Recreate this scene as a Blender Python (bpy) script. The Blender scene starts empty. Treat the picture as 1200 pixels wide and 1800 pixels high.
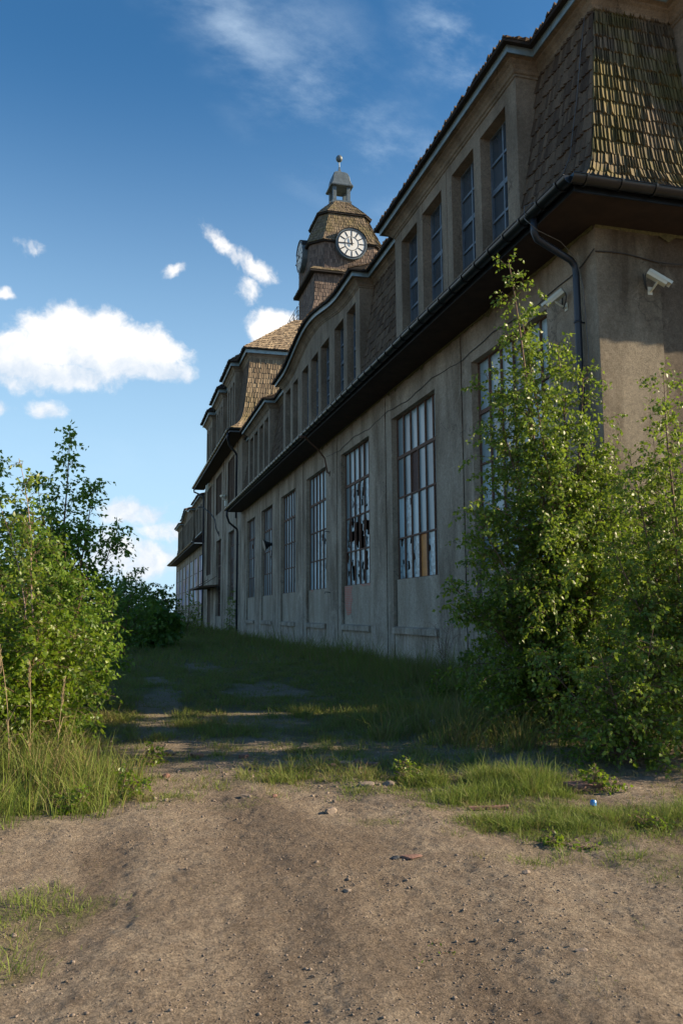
import bpy, math, random
import numpy as np
from mathutils import Matrix, Vector
random.seed(7); RNG = np.random.default_rng(11)
SC = bpy.context.scene; COL = SC.collection
H = 1.6                      # eye height: all modelling below is in eye-level coordinates, H is added on linking
G = -1.6                     # ground level in those coordinates
R_ = math.radians

# ------------------------------------------------------------------ camera
YAW, PITCH, ROLL, FPX = 0.26504, 0.12196, -0.0062, 1440.6
fwd = Vector((math.sin(YAW)*math.cos(PITCH), math.cos(YAW)*math.cos(PITCH), math.sin(PITCH)))
rgt = Vector((math.cos(YAW), -math.sin(YAW), 0)); upv = rgt.cross(fwd)
r2 = math.cos(ROLL)*rgt + math.sin(ROLL)*upv; u2 = -math.sin(ROLL)*rgt + math.cos(ROLL)*upv
cd = bpy.data.cameras.new('camera'); cam = bpy.data.objects.new('camera', cd); COL.objects.link(cam)
cd.sensor_fit = 'HORIZONTAL'; cd.sensor_width = 36; cd.lens = FPX/1200*36
cd.clip_start = .05; cd.clip_end = 6000
cam.matrix_world = Matrix(((r2.x, u2.x, -fwd.x, 0), (r2.y, u2.y, -fwd.y, 0), (r2.z, u2.z, -fwd.z, H), (0, 0, 0, 1)))
SC.camera = cam

# ------------------------------------------------------------------ sun and exposure
SUN_EL, SUN_AZ = R_(25), R_(105.5)          # azimuth clockwise from +Y
sd = Vector((math.sin(SUN_AZ)*math.cos(SUN_EL), math.cos(SUN_AZ)*math.cos(SUN_EL), math.sin(SUN_EL)))
ld = bpy.data.lights.new('sun', 'SUN'); ld.energy = 5.0; ld.angle = R_(.53); ld.color = (1, .80, .56)
lo = bpy.data.objects.new('sun', ld); COL.objects.link(lo); lo.rotation_euler = sd.to_track_quat('Z', 'Y').to_euler()
SC.view_settings.view_transform = 'Standard'; SC.view_settings.look = 'None'
SC.view_settings.exposure = 0.95; SC.view_settings.gamma = 1; SC.view_settings.use_curve_mapping = False

# ------------------------------------------------------------------ sky with clouds
W = bpy.data.worlds.new('World'); SC.world = W; W.use_nodes = True
nt = W.node_tree; nt.nodes.clear(); N = nt.nodes.new; LK = nt.links.new
def mathn(op, a=None, b=None, clamp=False):
    n = N('ShaderNodeMath'); n.operation = op; n.use_clamp = clamp
    for i, v in enumerate((a, b)):
        if v is None: continue
        if isinstance(v, (int, float)): n.inputs[i].default_value = v
        else: LK(v, n.inputs[i])
    return n.outputs[0]
def dirpx(x, y): return (fwd + (x-600)/FPX*r2 - (y-900)/FPX*u2).normalized()
sky = N('ShaderNodeTexSky'); sky.sky_type = 'NISHITA'; sky.sun_disc = False
sky.sun_elevation = SUN_EL; sky.sun_rotation = SUN_AZ; sky.air_density = 1.0; sky.dust_density = .6; sky.ozone_density = 3.0
hs = N('ShaderNodeHueSaturation'); hs.inputs['Saturation'].default_value = 1.25; hs.inputs['Value'].default_value = .66; hs.inputs['Hue'].default_value = .496
LK(sky.outputs[0], hs.inputs['Color'])
tc = N('ShaderNodeTexCoord')
def noise(vec, scale, detail=6, rough=.6, sc=None):
    n = N('ShaderNodeTexNoise'); n.inputs['Scale'].default_value = scale; n.inputs['Detail'].default_value = detail
    n.inputs['Roughness'].default_value = rough
    if sc:
        m = N('ShaderNodeMapping'); m.inputs['Scale'].default_value = sc[0]; m.inputs['Rotation'].default_value = sc[1]
        LK(vec, m.inputs[0]); vec = m.outputs[0]
    LK(vec, n.inputs['Vector']); return n
wn = noise(tc.outputs['Generated'], 9, 5, .6)
sub = N('ShaderNodeVectorMath'); sub.operation = 'SUBTRACT'; LK(wn.outputs['Color'], sub.inputs[0]); sub.inputs[1].default_value = (.5, .5, .5)
scl = N('ShaderNodeVectorMath'); scl.operation = 'SCALE'; LK(sub.outputs[0], scl.inputs[0]); scl.inputs['Scale'].default_value = .05
addv = N('ShaderNodeVectorMath'); LK(tc.outputs['Generated'], addv.inputs[0]); LK(scl.outputs[0], addv.inputs[1])
DV = addv.outputs[0]
# px, py, half width, half height, tilt degrees, weight
CL = [(130, 592, 105, 52, 0, 1.15), (225, 622, 110, 50, 0, 1.1), (285, 655, 62, 26, 0, .9), (15, 625, 60, 42, 0, 1.0), (120, 655, 100, 26, 0, .8),
      (390, 440, 62, 13, -38, .42), (455, 478, 50, 17, -24, .5), (432, 512, 18, 22, 0, .3), (478, 580, 50, 34, 0, .95), (68, 445, 22, 17, 0, .36), (80, 716, 28, 20, 0, .5),
      (308, 475, 20, 9, 10, .42), (242, 902, 62, 26, 0, .85), (290, 930, 80, 24, 0, .6), (230, 975, 130, 40, 0, .6), (30, 665, 60, 22, 0, .5), (8, 512, 16, 9, 0, .5), (0, 712, 30, 12, 0, .5),
      (-300, 700, 180, 70, 0, 1), (-700, 560, 240, 90, 0, 1), (-1100, 800, 260, 80, 0, 1), (-2200, 700, 300, 140, 0, 1)]
acc = None
def dotn(v, c):
    n = N('ShaderNodeVectorMath'); n.operation = 'DOT_PRODUCT'; LK(v, n.inputs[0]); n.inputs[1].default_value = c; return n.outputs['Value']
for (px, py, hw, hh, tl, w) in CL:
    D = dirpx(px, py); T = D.cross(Vector((0, 0, 1))).normalized(); U = T.cross(D).normalized()
    c, s = math.cos(R_(tl)), math.sin(R_(tl)); T2 = c*T + s*U; U2 = -s*T + c*U
    a, b = hw/FPX, hh/FPX
    cx = N('ShaderNodeCombineXYZ'); LK(dotn(DV, T2/a), cx.inputs[0]); LK(dotn(DV, U2/b), cx.inputs[1])
    ln = N('ShaderNodeVectorMath'); ln.operation = 'LENGTH'; LK(cx.outputs[0], ln.inputs[0])
    f = mathn('MULTIPLY', mathn('SUBTRACT', 1.15, ln.outputs['Value']), w)
    f = mathn('MINIMUM', f, .75*w)
    acc = f if acc is None else mathn('MAXIMUM', acc, f)
fn = noise(DV, 24, 10, .62)
dens = mathn('ADD', acc, mathn('MULTIPLY', mathn('SUBTRACT', fn.outputs['Fac'], .5), 1.5))
mr = N('ShaderNodeMapRange'); mr.interpolation_type = 'SMOOTHSTEP'; LK(dens, mr.inputs[0]); mr.inputs[1].default_value = .0; mr.inputs[2].default_value = .5
cirn = noise(tc.outputs['Generated'], 5.5, 8, .62, ((1.0, 2.6, 2.2), (.35, .25, .9)))
mr2 = N('ShaderNodeMapRange'); mr2.interpolation_type = 'SMOOTHSTEP'; LK(cirn.outputs['Fac'], mr2.inputs[0]); mr2.inputs[1].default_value = .40; mr2.inputs[2].default_value = .80
cirA = None
for (px, py, hw, hh, tl, w) in [(560, 170, 360, 130, -38, .8), (800, 70, 120, 100, -50, 1.2), (420, 60, 200, 90, -35, .9), (690, 270, 170, 90, -40, 1.0), (120, 800, 340, 60, 0, .25)]:
    D = dirpx(px, py); T = D.cross(Vector((0, 0, 1))).normalized(); U = T.cross(D).normalized()
    c, s = math.cos(R_(tl)), math.sin(R_(tl)); T2 = c*T + s*U; U2 = -s*T + c*U
    cx = N('ShaderNodeCombineXYZ'); LK(dotn(DV, T2*(FPX/hw)), cx.inputs[0]); LK(dotn(DV, U2*(FPX/hh)), cx.inputs[1])
    ln = N('ShaderNodeVectorMath'); ln.operation = 'LENGTH'; LK(cx.outputs[0], ln.inputs[0])
    f = mathn('MULTIPLY', mathn('SUBTRACT', 1.1, ln.outputs['Value'], True), w)
    cirA = f if cirA is None else mathn('MAXIMUM', cirA, f)
cir = mathn('MULTIPLY', mathn('MULTIPLY', mr2.outputs[0], cirA), .6)
offv = N('ShaderNodeVectorMath'); LK(DV, offv.inputs[0]); offv.inputs[1].default_value = (.006, 0, .014)
fn2 = noise(offv.outputs[0], 24, 5, .6); fn3 = noise(DV, 24, 5, .6)
Dc = dirpx(180, 625); Tc = Dc.cross(Vector((0, 0, 1))).normalized(); Uc = Tc.cross(Dc).normalized()
vc = mathn('MINIMUM', mathn('MAXIMUM', mathn('ADD', mathn('MULTIPLY', dotn(DV, Uc*(FPX/90)), .45), .52), .38), .72)
shade_ = mathn('ADD', mathn('MULTIPLY', mathn('SUBTRACT', fn3.outputs['Fac'], fn2.outputs['Fac']), .7), vc)
crp = N('ShaderNodeValToRGB'); crp.color_ramp.elements[0].position = .25; crp.color_ramp.elements[0].color = (2.7, 3.15, 3.7, 1)
crp.color_ramp.elements[1].position = .6; crp.color_ramp.elements[1].color = (4.6, 4.5, 4.4, 1); LK(shade_, crp.inputs[0])
m1 = N('ShaderNodeMixRGB'); LK(cir, m1.inputs[0]); 
sz_ = N('ShaderNodeSeparateXYZ'); LK(tc.outputs['Generated'], sz_.inputs[0]); hz = N('ShaderNodeMapRange'); hz.interpolation_type = 'SMOOTHSTEP'; LK(sz_.outputs[2], hz.inputs[0])
hz.inputs[1].default_value = .60; hz.inputs[2].default_value = -.02; m0 = N('ShaderNodeMixRGB'); LK(mathn('MULTIPLY', hz.outputs[0], .92), m0.inputs[0]); LK(hs.outputs[0], m0.inputs[1]); m0.inputs[2].default_value = (2.3, 3.4, 4.35, 1)
LK(m0.outputs[0], m1.inputs[1]); m1.inputs[2].default_value = (3.1, 3.8, 4.5, 1)
m2 = N('ShaderNodeMixRGB'); LK(mathn('MULTIPLY', mr.outputs[0], .95), m2.inputs[0]); LK(m1.outputs[0], m2.inputs[1]); LK(crp.outputs[0], m2.inputs[2])
bg = N('ShaderNodeBackground'); bg.inputs['Strength'].default_value = .13; LK(m2.outputs[0], bg.inputs['Color'])
wo = N('ShaderNodeOutputWorld'); LK(bg.outputs[0], wo.inputs['Surface'])

# ------------------------------------------------------------------ material helpers
class MT:
    def __init__(s, name):
        s.m = bpy.data.materials.new(name); s.m.use_nodes = True; s.t = s.m.node_tree; s.t.nodes.clear()
        s.out = s.n('ShaderNodeOutputMaterial'); s.p = s.n('ShaderNodeBsdfPrincipled'); s.l(s.p.outputs[0], s.out.inputs[0])
    def n(s, t): return s.t.nodes.new(t)
    def l(s, a, b): s.t.links.new(a, b)
    def set(s, **k):
        for a, v in k.items():
            i = s.p.inputs[a.replace('_', ' ')]
            if hasattr(v, 'is_linked') or hasattr(v, 'links'): s.l(v, i)
            else: i.default_value = (*v, 1) if isinstance(v, tuple) and len(v) == 3 else v
        return s
    def coord(s, k='Object', scale=(1, 1, 1)):
        t = s.n('ShaderNodeTexCoord'); m = s.n('ShaderNodeMapping'); m.inputs['Scale'].default_value = scale
        s.l(t.outputs[k], m.inputs[0]); return m.outputs[0]
    def noise(s, scale, detail=5, rough=.6, vec=None, dist=0):
        n = s.n('ShaderNodeTexNoise'); n.inputs['Scale'].default_value = scale; n.inputs['Detail'].default_value = detail
        n.inputs['Roughness'].default_value = rough; n.inputs['Distortion'].default_value = dist
        s.l(vec if vec is not None else s.coord(), n.inputs['Vector']); return n.outputs['Fac']
    def ramp(s, fac, stops):
        n = s.n('ShaderNodeValToRGB'); e = n.color_ramp.elements
        while len(e) < len(stops): e.new(.5)
        for i, (p, c) in enumerate(stops):
            e[i].position = p; e[i].color = (*c, 1) if isinstance(c, tuple) else (c, c, c, 1)
        s.l(fac, n.inputs[0]); return n.outputs[0]
    def mix(s, fac, a, b, mode='MIX'):
        n = s.n('ShaderNodeMixRGB'); n.blend_type = mode
        for i, v in enumerate((fac, a, b)):
            if hasattr(v, 'links'): s.l(v, n.inputs[i])
            else: n.inputs[i].default_value = v if i == 0 else ((*v, 1) if isinstance(v, tuple) else (v, v, v, 1))
        return n.outputs[0]
    def math(s, op, a, b=0.):
        n = s.n('ShaderNodeMath'); n.operation = op
        for i, v in enumerate((a, b)):
            if hasattr(v, 'links'): s.l(v, n.inputs[i])
            else: n.inputs[i].default_value = v
        return n.outputs[0]
    def island(s):
        g = s.n('ShaderNodeNewGeometry'); return g.outputs['Random Per Island']
    def attr(s, name):
        a = s.n('ShaderNodeAttribute'); a.attribute_name = name; return a.outputs['Fac']
    def bump(s, h, strength=.5, dist=.01):
        b = s.n('ShaderNodeBump'); b.inputs['Strength'].default_value = strength; b.inputs['Distance'].default_value = dist
        s.l(h, b.inputs['Height']); s.l(b.outputs[0], s.p.inputs['Normal']); return s
def flat(name, c, rough=.6, metal=0., var=.25, sc=6, bump=0):
    m = MT(name); f = m.noise(sc, 6, .65)
    col = m.ramp(f, [(.3, tuple(x*(1-var) for x in c)), (.7, tuple(min(1, x*(1+var)) for x in c))])
    m.set(Base_Color=col, Roughness=rough, Metallic=metal)
    if bump: m.bump(m.noise(60, 6, .7), bump, .01)
    return m.m
def stucco(name, c, stain, bumpd=.012, pale=(.56, .50, .43), palef=.0):
    m = MT(name)
    big = m.noise(.55, 6, .6); st = m.noise(1.0, 7, .6, m.coord(scale=(1.1, 1.1, .30)), dist=.3); fine = m.noise(38, 5, .7)
    bl = m.noise(1.7, 7, .7, dist=.6)
    col = m.mix(m.ramp(big, [(.35, 0.), (.68, 1.)]), c, tuple(x*.76 for x in c))
    col = m.mix(m.math('MULTIPLY', m.ramp(st, [(.42, 0.), (.62, 1.)]), .85), col, stain)
    col = m.mix(m.math('MULTIPLY', m.ramp(bl, [(.58, 0.), (.74, 1.)]), .5), col, tuple(x*.62 for x in c))
    sp = m.n('ShaderNodeSeparateXYZ'); m.l(m.coord(), sp.inputs[0])
    zz = m.math('ADD', sp.outputs[2], m.math('MULTIPLY', m.math('SUBTRACT', bl, .5), 2.4))
    low = m.ramp(m.math('MULTIPLY', zz, .1), [(.06, 1.), (.27, 0.)])
    pl = m.math('MULTIPLY', low, m.ramp(m.noise(3.2, 8, .72, m.coord(scale=(1.5, 1.5, .5))), [(.42, 0.), (.7, 1.)]))
    col = m.mix(m.math('MULTIPLY', pl, palef), col, pale)
    vz = m.n('ShaderNodeTexVoronoi'); vz.feature = 'DISTANCE_TO_EDGE'; vz.inputs['Scale'].default_value = .42
    wv = m.n('ShaderNodeVectorMath'); nn_ = m.n('ShaderNodeTexNoise'); nn_.inputs['Scale'].default_value = 2.2; nn_.inputs['Detail'].default_value = 6; m.l(m.coord(), nn_.inputs['Vector'])
    m.l(nn_.outputs['Color'], wv.inputs[0]); m.l(m.coord(), wv.inputs[1]); m.l(wv.outputs[0], vz.inputs['Vector'])
    crk = m.math('MULTIPLY', m.ramp(vz.outputs['Distance'], [(.0, 1.), (.010, 0.)]), m.ramp(m.noise(.6, 3, .5), [(.5, 0.), (.6, .8)]))
    col = m.mix(crk, col, tuple(x*.3 for x in c))
    col = m.mix(m.math('MULTIPLY', m.ramp(m.noise(.9, 7, .75, m.coord(scale=(1.2, 1.2, .7)), dist=.8), [(.57, 0.), (.66, 1.)]), .45), col, tuple(min(1, x*1.35) for x in c))
    col = m.mix(.5, col, m.ramp(m.noise(11, 6, .75), [(.3, .25), (.7, .75)]), 'OVERLAY')
    col = m.mix(.5, col, m.ramp(fine, [(.3, .25), (.7, .75)]), 'OVERLAY')
    m.set(Base_Color=col, Roughness=.93)
    m.p.inputs['Specular IOR Level'].default_value = .2
    h = m.mix(.5, m.noise(55, 6, .75), m.noise(170, 3, .6))
    m.bump(h, .8, bumpd)
    return m.m
M = {}
M['wall'] = stucco('grey_render', (.44, .365, .28), (.19, .145, .10), .030, palef=.85)
M['dormer'] = stucco('dormer_render', (.31, .255, .19), (.16, .13, .095), .026)
M['endwall'] = stucco('end_wall_render', (.30, .26, .195), (.085, .066, .046), .035, palef=.4)
M['panel'] = stucco('newer_panel_render', (.46, .39, .305), (.29, .23, .165), .022, palef=.3)
M['rough'] = stucco('weathered_rough_render', (.19, .16, .12), (.10, .08, .06), .022, palef=.3)
M['plinth'] = stucco('plinth_concrete', (.23, .20, .165), (.13, .115, .09), .03, palef=.9)
M['reveal'] = stucco('reveal_render', (.15, .125, .09), (.09, .07, .05))
M['darkzinc'] = flat('dark_zinc_sheet', (.10, .13, .145), .5, .2, .3, 3)
M['zinc'] = flat('zinc_sheet', (.22, .29, .31), .45, .35, .25, 4)
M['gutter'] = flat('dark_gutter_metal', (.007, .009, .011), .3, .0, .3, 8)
M['pipe'] = flat('blue_grey_pipe', (.022, .030, .045), .4, .2, .25, 3)
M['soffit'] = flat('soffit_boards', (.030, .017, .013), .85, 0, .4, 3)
M['rust'] = flat('rusty_bar', (.15, .085, .058), .85, .1, .5, 30, .4)
M['frame'] = flat('painted_window_frame', (.11, .15, .19), .5, 0, .2, 8)
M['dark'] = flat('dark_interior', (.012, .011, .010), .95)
M['moss'] = flat('mossy_mortar', (.11, .105, .05), .95, 0, .5, 20, .5)
M['brownboard'] = flat('brown_board', (.085, .045, .035), .8, 0, .3, 12)
M['orangeboard'] = flat('orange_board', (.55, .22, .05), .6, 0, .2, 5)
M['brownwood'] = flat('weathered_brown_wood', (.10, .06, .035), .85, 0, .4, 12)
M['camshell'] = flat('camera_shell', (.62, .62, .52), .4, 0, .06, 3)
M['camdark'] = flat('camera_dark', (.02, .02, .02), .3)
M['cable'] = flat('cable', (.035, .033, .032), .6)
M['wire'] = flat('lightning_wire', (.12, .11, .10), .5, .5)
M['white'] = flat('clock_white', (.78, .78, .74), .5, 0, .06, 2)
M['black'] = flat('black_paint', (.015, .015, .018), .4)
M['iron'] = flat('iron_rail', (.06, .065, .07), .5, .5)
def shingle(name, a, b, moss=.0, mz=(0, 1)):
    m = MT(name); i = m.island()
    g = m.noise(9, 5, .7, m.coord(scale=(6, 6, .7)))
    col = m.mix(i, a, b); col = m.mix(.6, col, m.ramp(g, [(.3, .22), (.72, .78)]), 'OVERLAY')
    if moss:
        mm = m.ramp(m.noise(.9, 6, .65, dist=.5), [(.42, 0.), (.62, 1.)])
        sp = m.n('ShaderNodeSeparateXYZ'); m.l(m.coord(), sp.inputs[0])
        mr = m.n('ShaderNodeMapRange'); m.l(sp.outputs[2], mr.inputs[0]); mr.inputs[1].default_value = mz[1]; mr.inputs[2].default_value = mz[0]
        f = m.math('MULTIPLY', m.math('MULTIPLY', mm, moss), mr.outputs[0])
        col = m.mix(f, col, m.mix(i, (.085, .085, .016), (.16, .135, .03)))
    m.set(Base_Color=col, Roughness=.9); m.p.inputs['Specular IOR Level'].default_value = .25
    m.bump(m.noise(40, 4, .7, m.coord(scale=(3, 3, .3))), .5, .006)
    return m.m
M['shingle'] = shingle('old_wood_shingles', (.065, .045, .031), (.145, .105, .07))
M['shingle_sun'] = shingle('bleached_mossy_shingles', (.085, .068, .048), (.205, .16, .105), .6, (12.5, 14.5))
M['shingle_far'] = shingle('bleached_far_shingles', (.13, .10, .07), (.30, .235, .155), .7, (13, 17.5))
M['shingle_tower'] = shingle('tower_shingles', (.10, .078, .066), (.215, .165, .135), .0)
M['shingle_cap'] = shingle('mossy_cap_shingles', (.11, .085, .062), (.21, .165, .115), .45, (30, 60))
M['under'] = flat('roof_felt', (.022, .019, .017), .95)
def glassm(name, base, rough):
    m = MT(name); f = m.noise(1.2, 5, .6, m.coord(scale=(3, 3, .5)))
    i = m.island()
    c = m.mix(i, tuple(x*.42 for x in base), tuple(x*1.2 for x in base)); c = m.mix(.5, c, m.ramp(f, [(.3, .3), (.7, .7)]), 'OVERLAY')
    m.set(Base_Color=c, Roughness=rough, IOR=1.55); m.p.inputs['Specular IOR Level'].default_value = .45
    m.bump(m.noise(3, 2, .5), .05, .02)
    return m.m
M['hallglass'] = glassm('frosted_wired_glass', (.32, .43, .46), .30)
M['darkglass'] = glassm('dim_glass', (.055, .075, .095), .12)
def artm():
    m = MT('painted_panel'); v = m.n('ShaderNodeTexVoronoi'); v.inputs['Scale'].default_value = 1.4; m.l(m.coord(scale=(1, 1, .5)), v.inputs['Vector'])
    sp = m.n('ShaderNodeSeparateXYZ'); m.l(v.outputs['Color'], sp.inputs[0])
    c = m.ramp(sp.outputs[0], [(.0, (.75, .85, .88)), (.3, (.85, .62, .72)), (.5, (.10, .32, .75)), (.62, (.80, .86, .90)), (.8, (.85, .28, .14)), (.9, (.55, .72, .82))])
    m.set(Base_Color=c, Roughness=.6); return m.m
M['art'] = artm()
def brickm():
    m = MT('exposed_brick'); b = m.n('ShaderNodeTexBrick'); b.inputs['Scale'].default_value = 4
    b.inputs['Color1'].default_value = (.58, .15, .08, 1); b.inputs['Color2'].default_value = (.45, .18, .12, 1); b.inputs['Mortar'].default_value = (.33, .30, .26, 1)
    b.inputs['Mortar Size'].default_value = .03
    t = m.n('ShaderNodeTexCoord'); s = m.n('ShaderNodeSeparateXYZ'); c = m.n('ShaderNodeCombineXYZ'); m.l(t.outputs['Object'], s.inputs[0])
    m.l(s.outputs[1], c.inputs[0]); m.l(s.outputs[2], c.inputs[1]); m.l(c.outputs[0], b.inputs['Vector'])
    col = m.mix(m.ramp(m.noise(6, 6, .7), [(.5, 0.), (.64, .55)]), b.outputs[0], (.40, .33, .28))
    m.set(Base_Color=col, Roughness=.95); m.bump(m.noise(30, 5), .8, .02); return m.m
M['brick'] = brickm()
def leafm(name, a, b, trans=.45, gloss=.38):  # a..b random between leaves
    m = MT(name); i = m.island(); c = m.mix(i, a, b)
    c = m.mix(m.ramp(m.noise(1.3, 3, .5), [(.35, 0.), (.65, .45)]), c, tuple(x*.7 for x in a))
    m.set(Base_Color=c, Roughness=gloss); m.p.inputs['Specular IOR Level'].default_value = .55
    tr = m.n('ShaderNodeBsdfTranslucent'); m.l(m.mix(.5, c, (.20, .30, .02)), tr.inputs[0])
    mx = m.n('ShaderNodeMixShader'); mx.inputs[0].default_value = trans; m.l(m.p.outputs[0], mx.inputs[1]); m.l(tr.outputs[0], mx.inputs[2]); m.l(mx.outputs[0], m.out.inputs[0])
    return m.m
M['birchleaf'] = leafm('birch_leaves', (.075, .155, .018), (.29, .36, .045), .5, .42)
M['bushleaf'] = leafm('bush_leaves', (.09, .18, .012), (.26, .34, .024), .5, .38)
M['shadeleaf'] = leafm('shade_lifted_leaves', (.10, .22, .02), (.27, .40, .045), .5, .45)  # leaf colour brightened to stand in for light on plants in shade
M['darkleaf'] = leafm('far_bush_leaves', (.08, .17, .022), (.18, .28, .04), .45, .5)
M['bark'] = flat('young_birch_bark', (.14, .085, .055), .8, 0, .5, 25, .3)
M['palebark'] = flat('pale_birch_bark', (.36, .25, .19), .75, 0, .45, 22, .3)
M['dry'] = flat('dry_stalk', (.34, .25, .14), .9, 0, .3, 20)
def grassm():
    m = MT('grass_blades'); d = m.attr('dry'); i = m.island()
    c = m.mix(i, (.10, .17, .022), (.23, .30, .05)); c = m.mix(d, c, m.mix(i, (.30, .22, .11), (.18, .135, .06)))
    m.set(Base_Color=c, Roughness=.6); m.p.inputs['Specular IOR Level'].default_value = .3
    tr = m.n('ShaderNodeBsdfTranslucent'); m.l(c, tr.inputs[0]); mx = m.n('ShaderNodeMixShader'); mx.inputs[0].default_value = .35
    m.l(m.p.outputs[0], mx.inputs[1]); m.l(tr.outputs[0], mx.inputs[2]); m.l(mx.outputs[0], m.out.inputs[0]); return m.m
M['grass'] = grassm()
def groundm():
    m = MT('sandy_soil'); g = m.attr('turf'); dk = m.attr('damp_shade')
    n1 = m.noise(.8, 6, .6); n2 = m.noise(6, 7, .7); n3 = m.noise(45, 6, .75); n4 = m.noise(160, 3, .6)
    c = m.mix(m.ramp(n1, [(.35, 0.), (.65, 1.)]), (.37, .31, .235), (.295, .24, .178))
    c = m.mix(m.math('MULTIPLY', m.ramp(n2, [(.42, 0.), (.68, 1.)]), .6), c, (.16, .118, .085))
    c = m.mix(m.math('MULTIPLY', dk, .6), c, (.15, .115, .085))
    c = m.mix(.75, c, m.ramp(n3, [(.3, .12), (.7, .88)]), 'OVERLAY')
    c = m.mix(m.ramp(m.noise(70, 4, .8), [(.60, 0.), (.66, .75)]), c, (.075, .055, .042))
    c = m.mix(m.ramp(n4, [(.66, 0.), (.72, .5)]), c, (.42, .36, .29))
    tf = m.mix(m.ramp(n2, [(.4, 0.), (.6, 1.)]), (.12, .105, .062), (.14, .15, .062))
    far = m.attr('field'); tf = m.mix(far, tf, (.20, .19, .07))
    c = m.mix(g, c, tf)
    m.set(Base_Color=c, Roughness=.97); m.p.inputs['Specular IOR Level'].default_value = .15
    m.bump(m.mix(.35, n3, n2), 1.0, .08); return m.m
M['ground'] = groundm()
def rockm():
    m = MT('stones'); i = m.island(); c = m.mix(i, (.13, .10, .075), (.26, .21, .165)); c = m.mix(.5, c, m.ramp(m.noise(25, 6, .7), [(.3, .25), (.7, .75)]), 'OVERLAY')
    m.set(Base_Color=c, Roughness=.9); m.bump(m.noise(50, 5), .5, .01); return m.m
M['rock'] = rockm()
M['paleRock'] = flat('pale_stone', (.46, .43, .39), .9, 0, .35, 14, .5)
M['redRock'] = flat('red_brick_rubble', (.19, .105, .078), .95, 0, .4, 18, .5)
M['blue'] = flat('blue_plastic', (.03, .22, .55), .35)

# ------------------------------------------------------------------ mesh helpers
class MB:
    def __init__(s): s.v = []; s.f = []; s.mi = []; s.cur = 0
    def add(s, vs, fs, mi=None):
        b = len(s.v); s.v += [tuple(map(float, p)) for p in vs]; s.f += [tuple(b+i for i in f) for f in fs]
        s.mi += [s.cur if mi is None else mi]*len(fs); return s
    def box(s, x0, x1, y0, y1, z0, z1, mi=None):
        if x0 > x1: x0, x1 = x1, x0
        if y0 > y1: y0, y1 = y1, y0
        vs = [(x0,y0,z0),(x1,y0,z0),(x1,y1,z0),(x0,y1,z0),(x0,y0,z1),(x1,y0,z1),(x1,y1,z1),(x0,y1,z1)]
        return s.add(vs, [(0,3,2,1),(4,5,6,7),(0,1,5,4),(1,2,6,5),(2,3,7,6),(3,0,4,7)], mi)
    def tube(s, pts, rad, seg=8, cap=True, mi=None):
        pts = [Vector(p) for p in pts]; n = len(pts)
        if not hasattr(rad, '__len__'): rad = [rad]*n
        up = Vector((.13, .07, 1)).normalized(); b0 = len(s.v); prev = None
        for i, p in enumerate(pts):
            t = (pts[min(i+1, n-1)] - pts[max(i-1, 0)]).normalized()
            if prev is None:
                a = t.cross(up)
                if a.length < .2: a = t.cross(Vector((1, 0, 0)))
                a.normalize()
            else: a = (prev - t*prev.dot(t)).normalized()
            prev = a; b = t.cross(a)
            for k in range(seg):
                q = p + (a*math.cos(2*math.pi*k/seg) + b*math.sin(2*math.pi*k/seg))*rad[i]; s.v.append(tuple(q))
        m_ = s.cur if mi is None else mi
        for i in range(n-1):
            for k in range(seg):
                k2 = (k+1) % seg; s.f.append((b0+i*seg+k, b0+i*seg+k2, b0+(i+1)*seg+k2, b0+(i+1)*seg+k)); s.mi.append(m_)
        if cap:
            s.f.append(tuple(b0+k for k in range(seg))[::-1]); s.mi.append(m_)
            s.f.append(tuple(b0+(n-1)*seg+k for k in range(seg))); s.mi.append(m_)
        return s
    def prism(s, poly, f0, f1, mi=None):
        """poly: 2D outline; f0/f1 map a 2D point to the near and far 3D point"""
        n = len(poly); vs = [f0(*p) for p in poly] + [f1(*p) for p in poly]
        return s.add(vs, [tuple(range(n)), tuple(range(2*n-1, n-1, -1))] + [(i, i+n, (i+1) % n+n, (i+1) % n) for i in range(n)], mi)
    def build(s, name, mats, parent=None, smooth=False):
        me = bpy.data.meshes.new(name); dz = 0 if parent else H
        me.from_pydata([(x, y, z+dz) for x, y, z in s.v] if dz else s.v, [], s.f)
        mats = mats if isinstance(mats, (list, tuple)) else [mats]
        for m in mats: me.materials.append(M[m])
        if len(mats) > 1: me.polygons.foreach_set('material_index', s.mi)
        if smooth: me.polygons.foreach_set('use_smooth', [True]*len(me.polygons))
        me.update(); o = bpy.data.objects.new(name, me); COL.objects.link(o)
        if parent:
            o.parent = parent
            L = Vector(ROOTLOC[parent.name]); ROOTLOC[o.name] = L
            if parent.type == 'EMPTY': me.transform(Matrix.Translation(-L))
            else: me.transform(Matrix.Translation(-L))
        else: ROOTLOC[o.name] = Vector((0, 0, 0))
        return o
ROOTLOC = {}
def tag(o, label, cat, group=None, kind=None):
    if label: o['label'] = label
    if cat: o['category'] = cat
    if group: o['group'] = group
    if kind: o['kind'] = kind
    return o
def thing(name, label, cat, loc, group=None):
    o = bpy.data.objects.new(name, None); COL.objects.link(o); o.location = (loc[0], loc[1], loc[2]+H); ROOTLOC[o.name] = Vector(loc)
    o.empty_display_size = .2
    return tag(o, label, cat, group)
def single(mb, name, mats, label, cat, group=None, smooth=False):
    """a thing that is one mesh: origin at its own place"""
    o = mb.build(name, mats, None, smooth); vs = mb.v
    c = Vector((sum(v[0] for v in vs)/len(vs), sum(v[1] for v in vs)/len(vs), min(v[2] for v in vs)+H))
    o.data.transform(Matrix.Translation(-c)); o.location = c
    return tag(o, label, cat, group)
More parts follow.
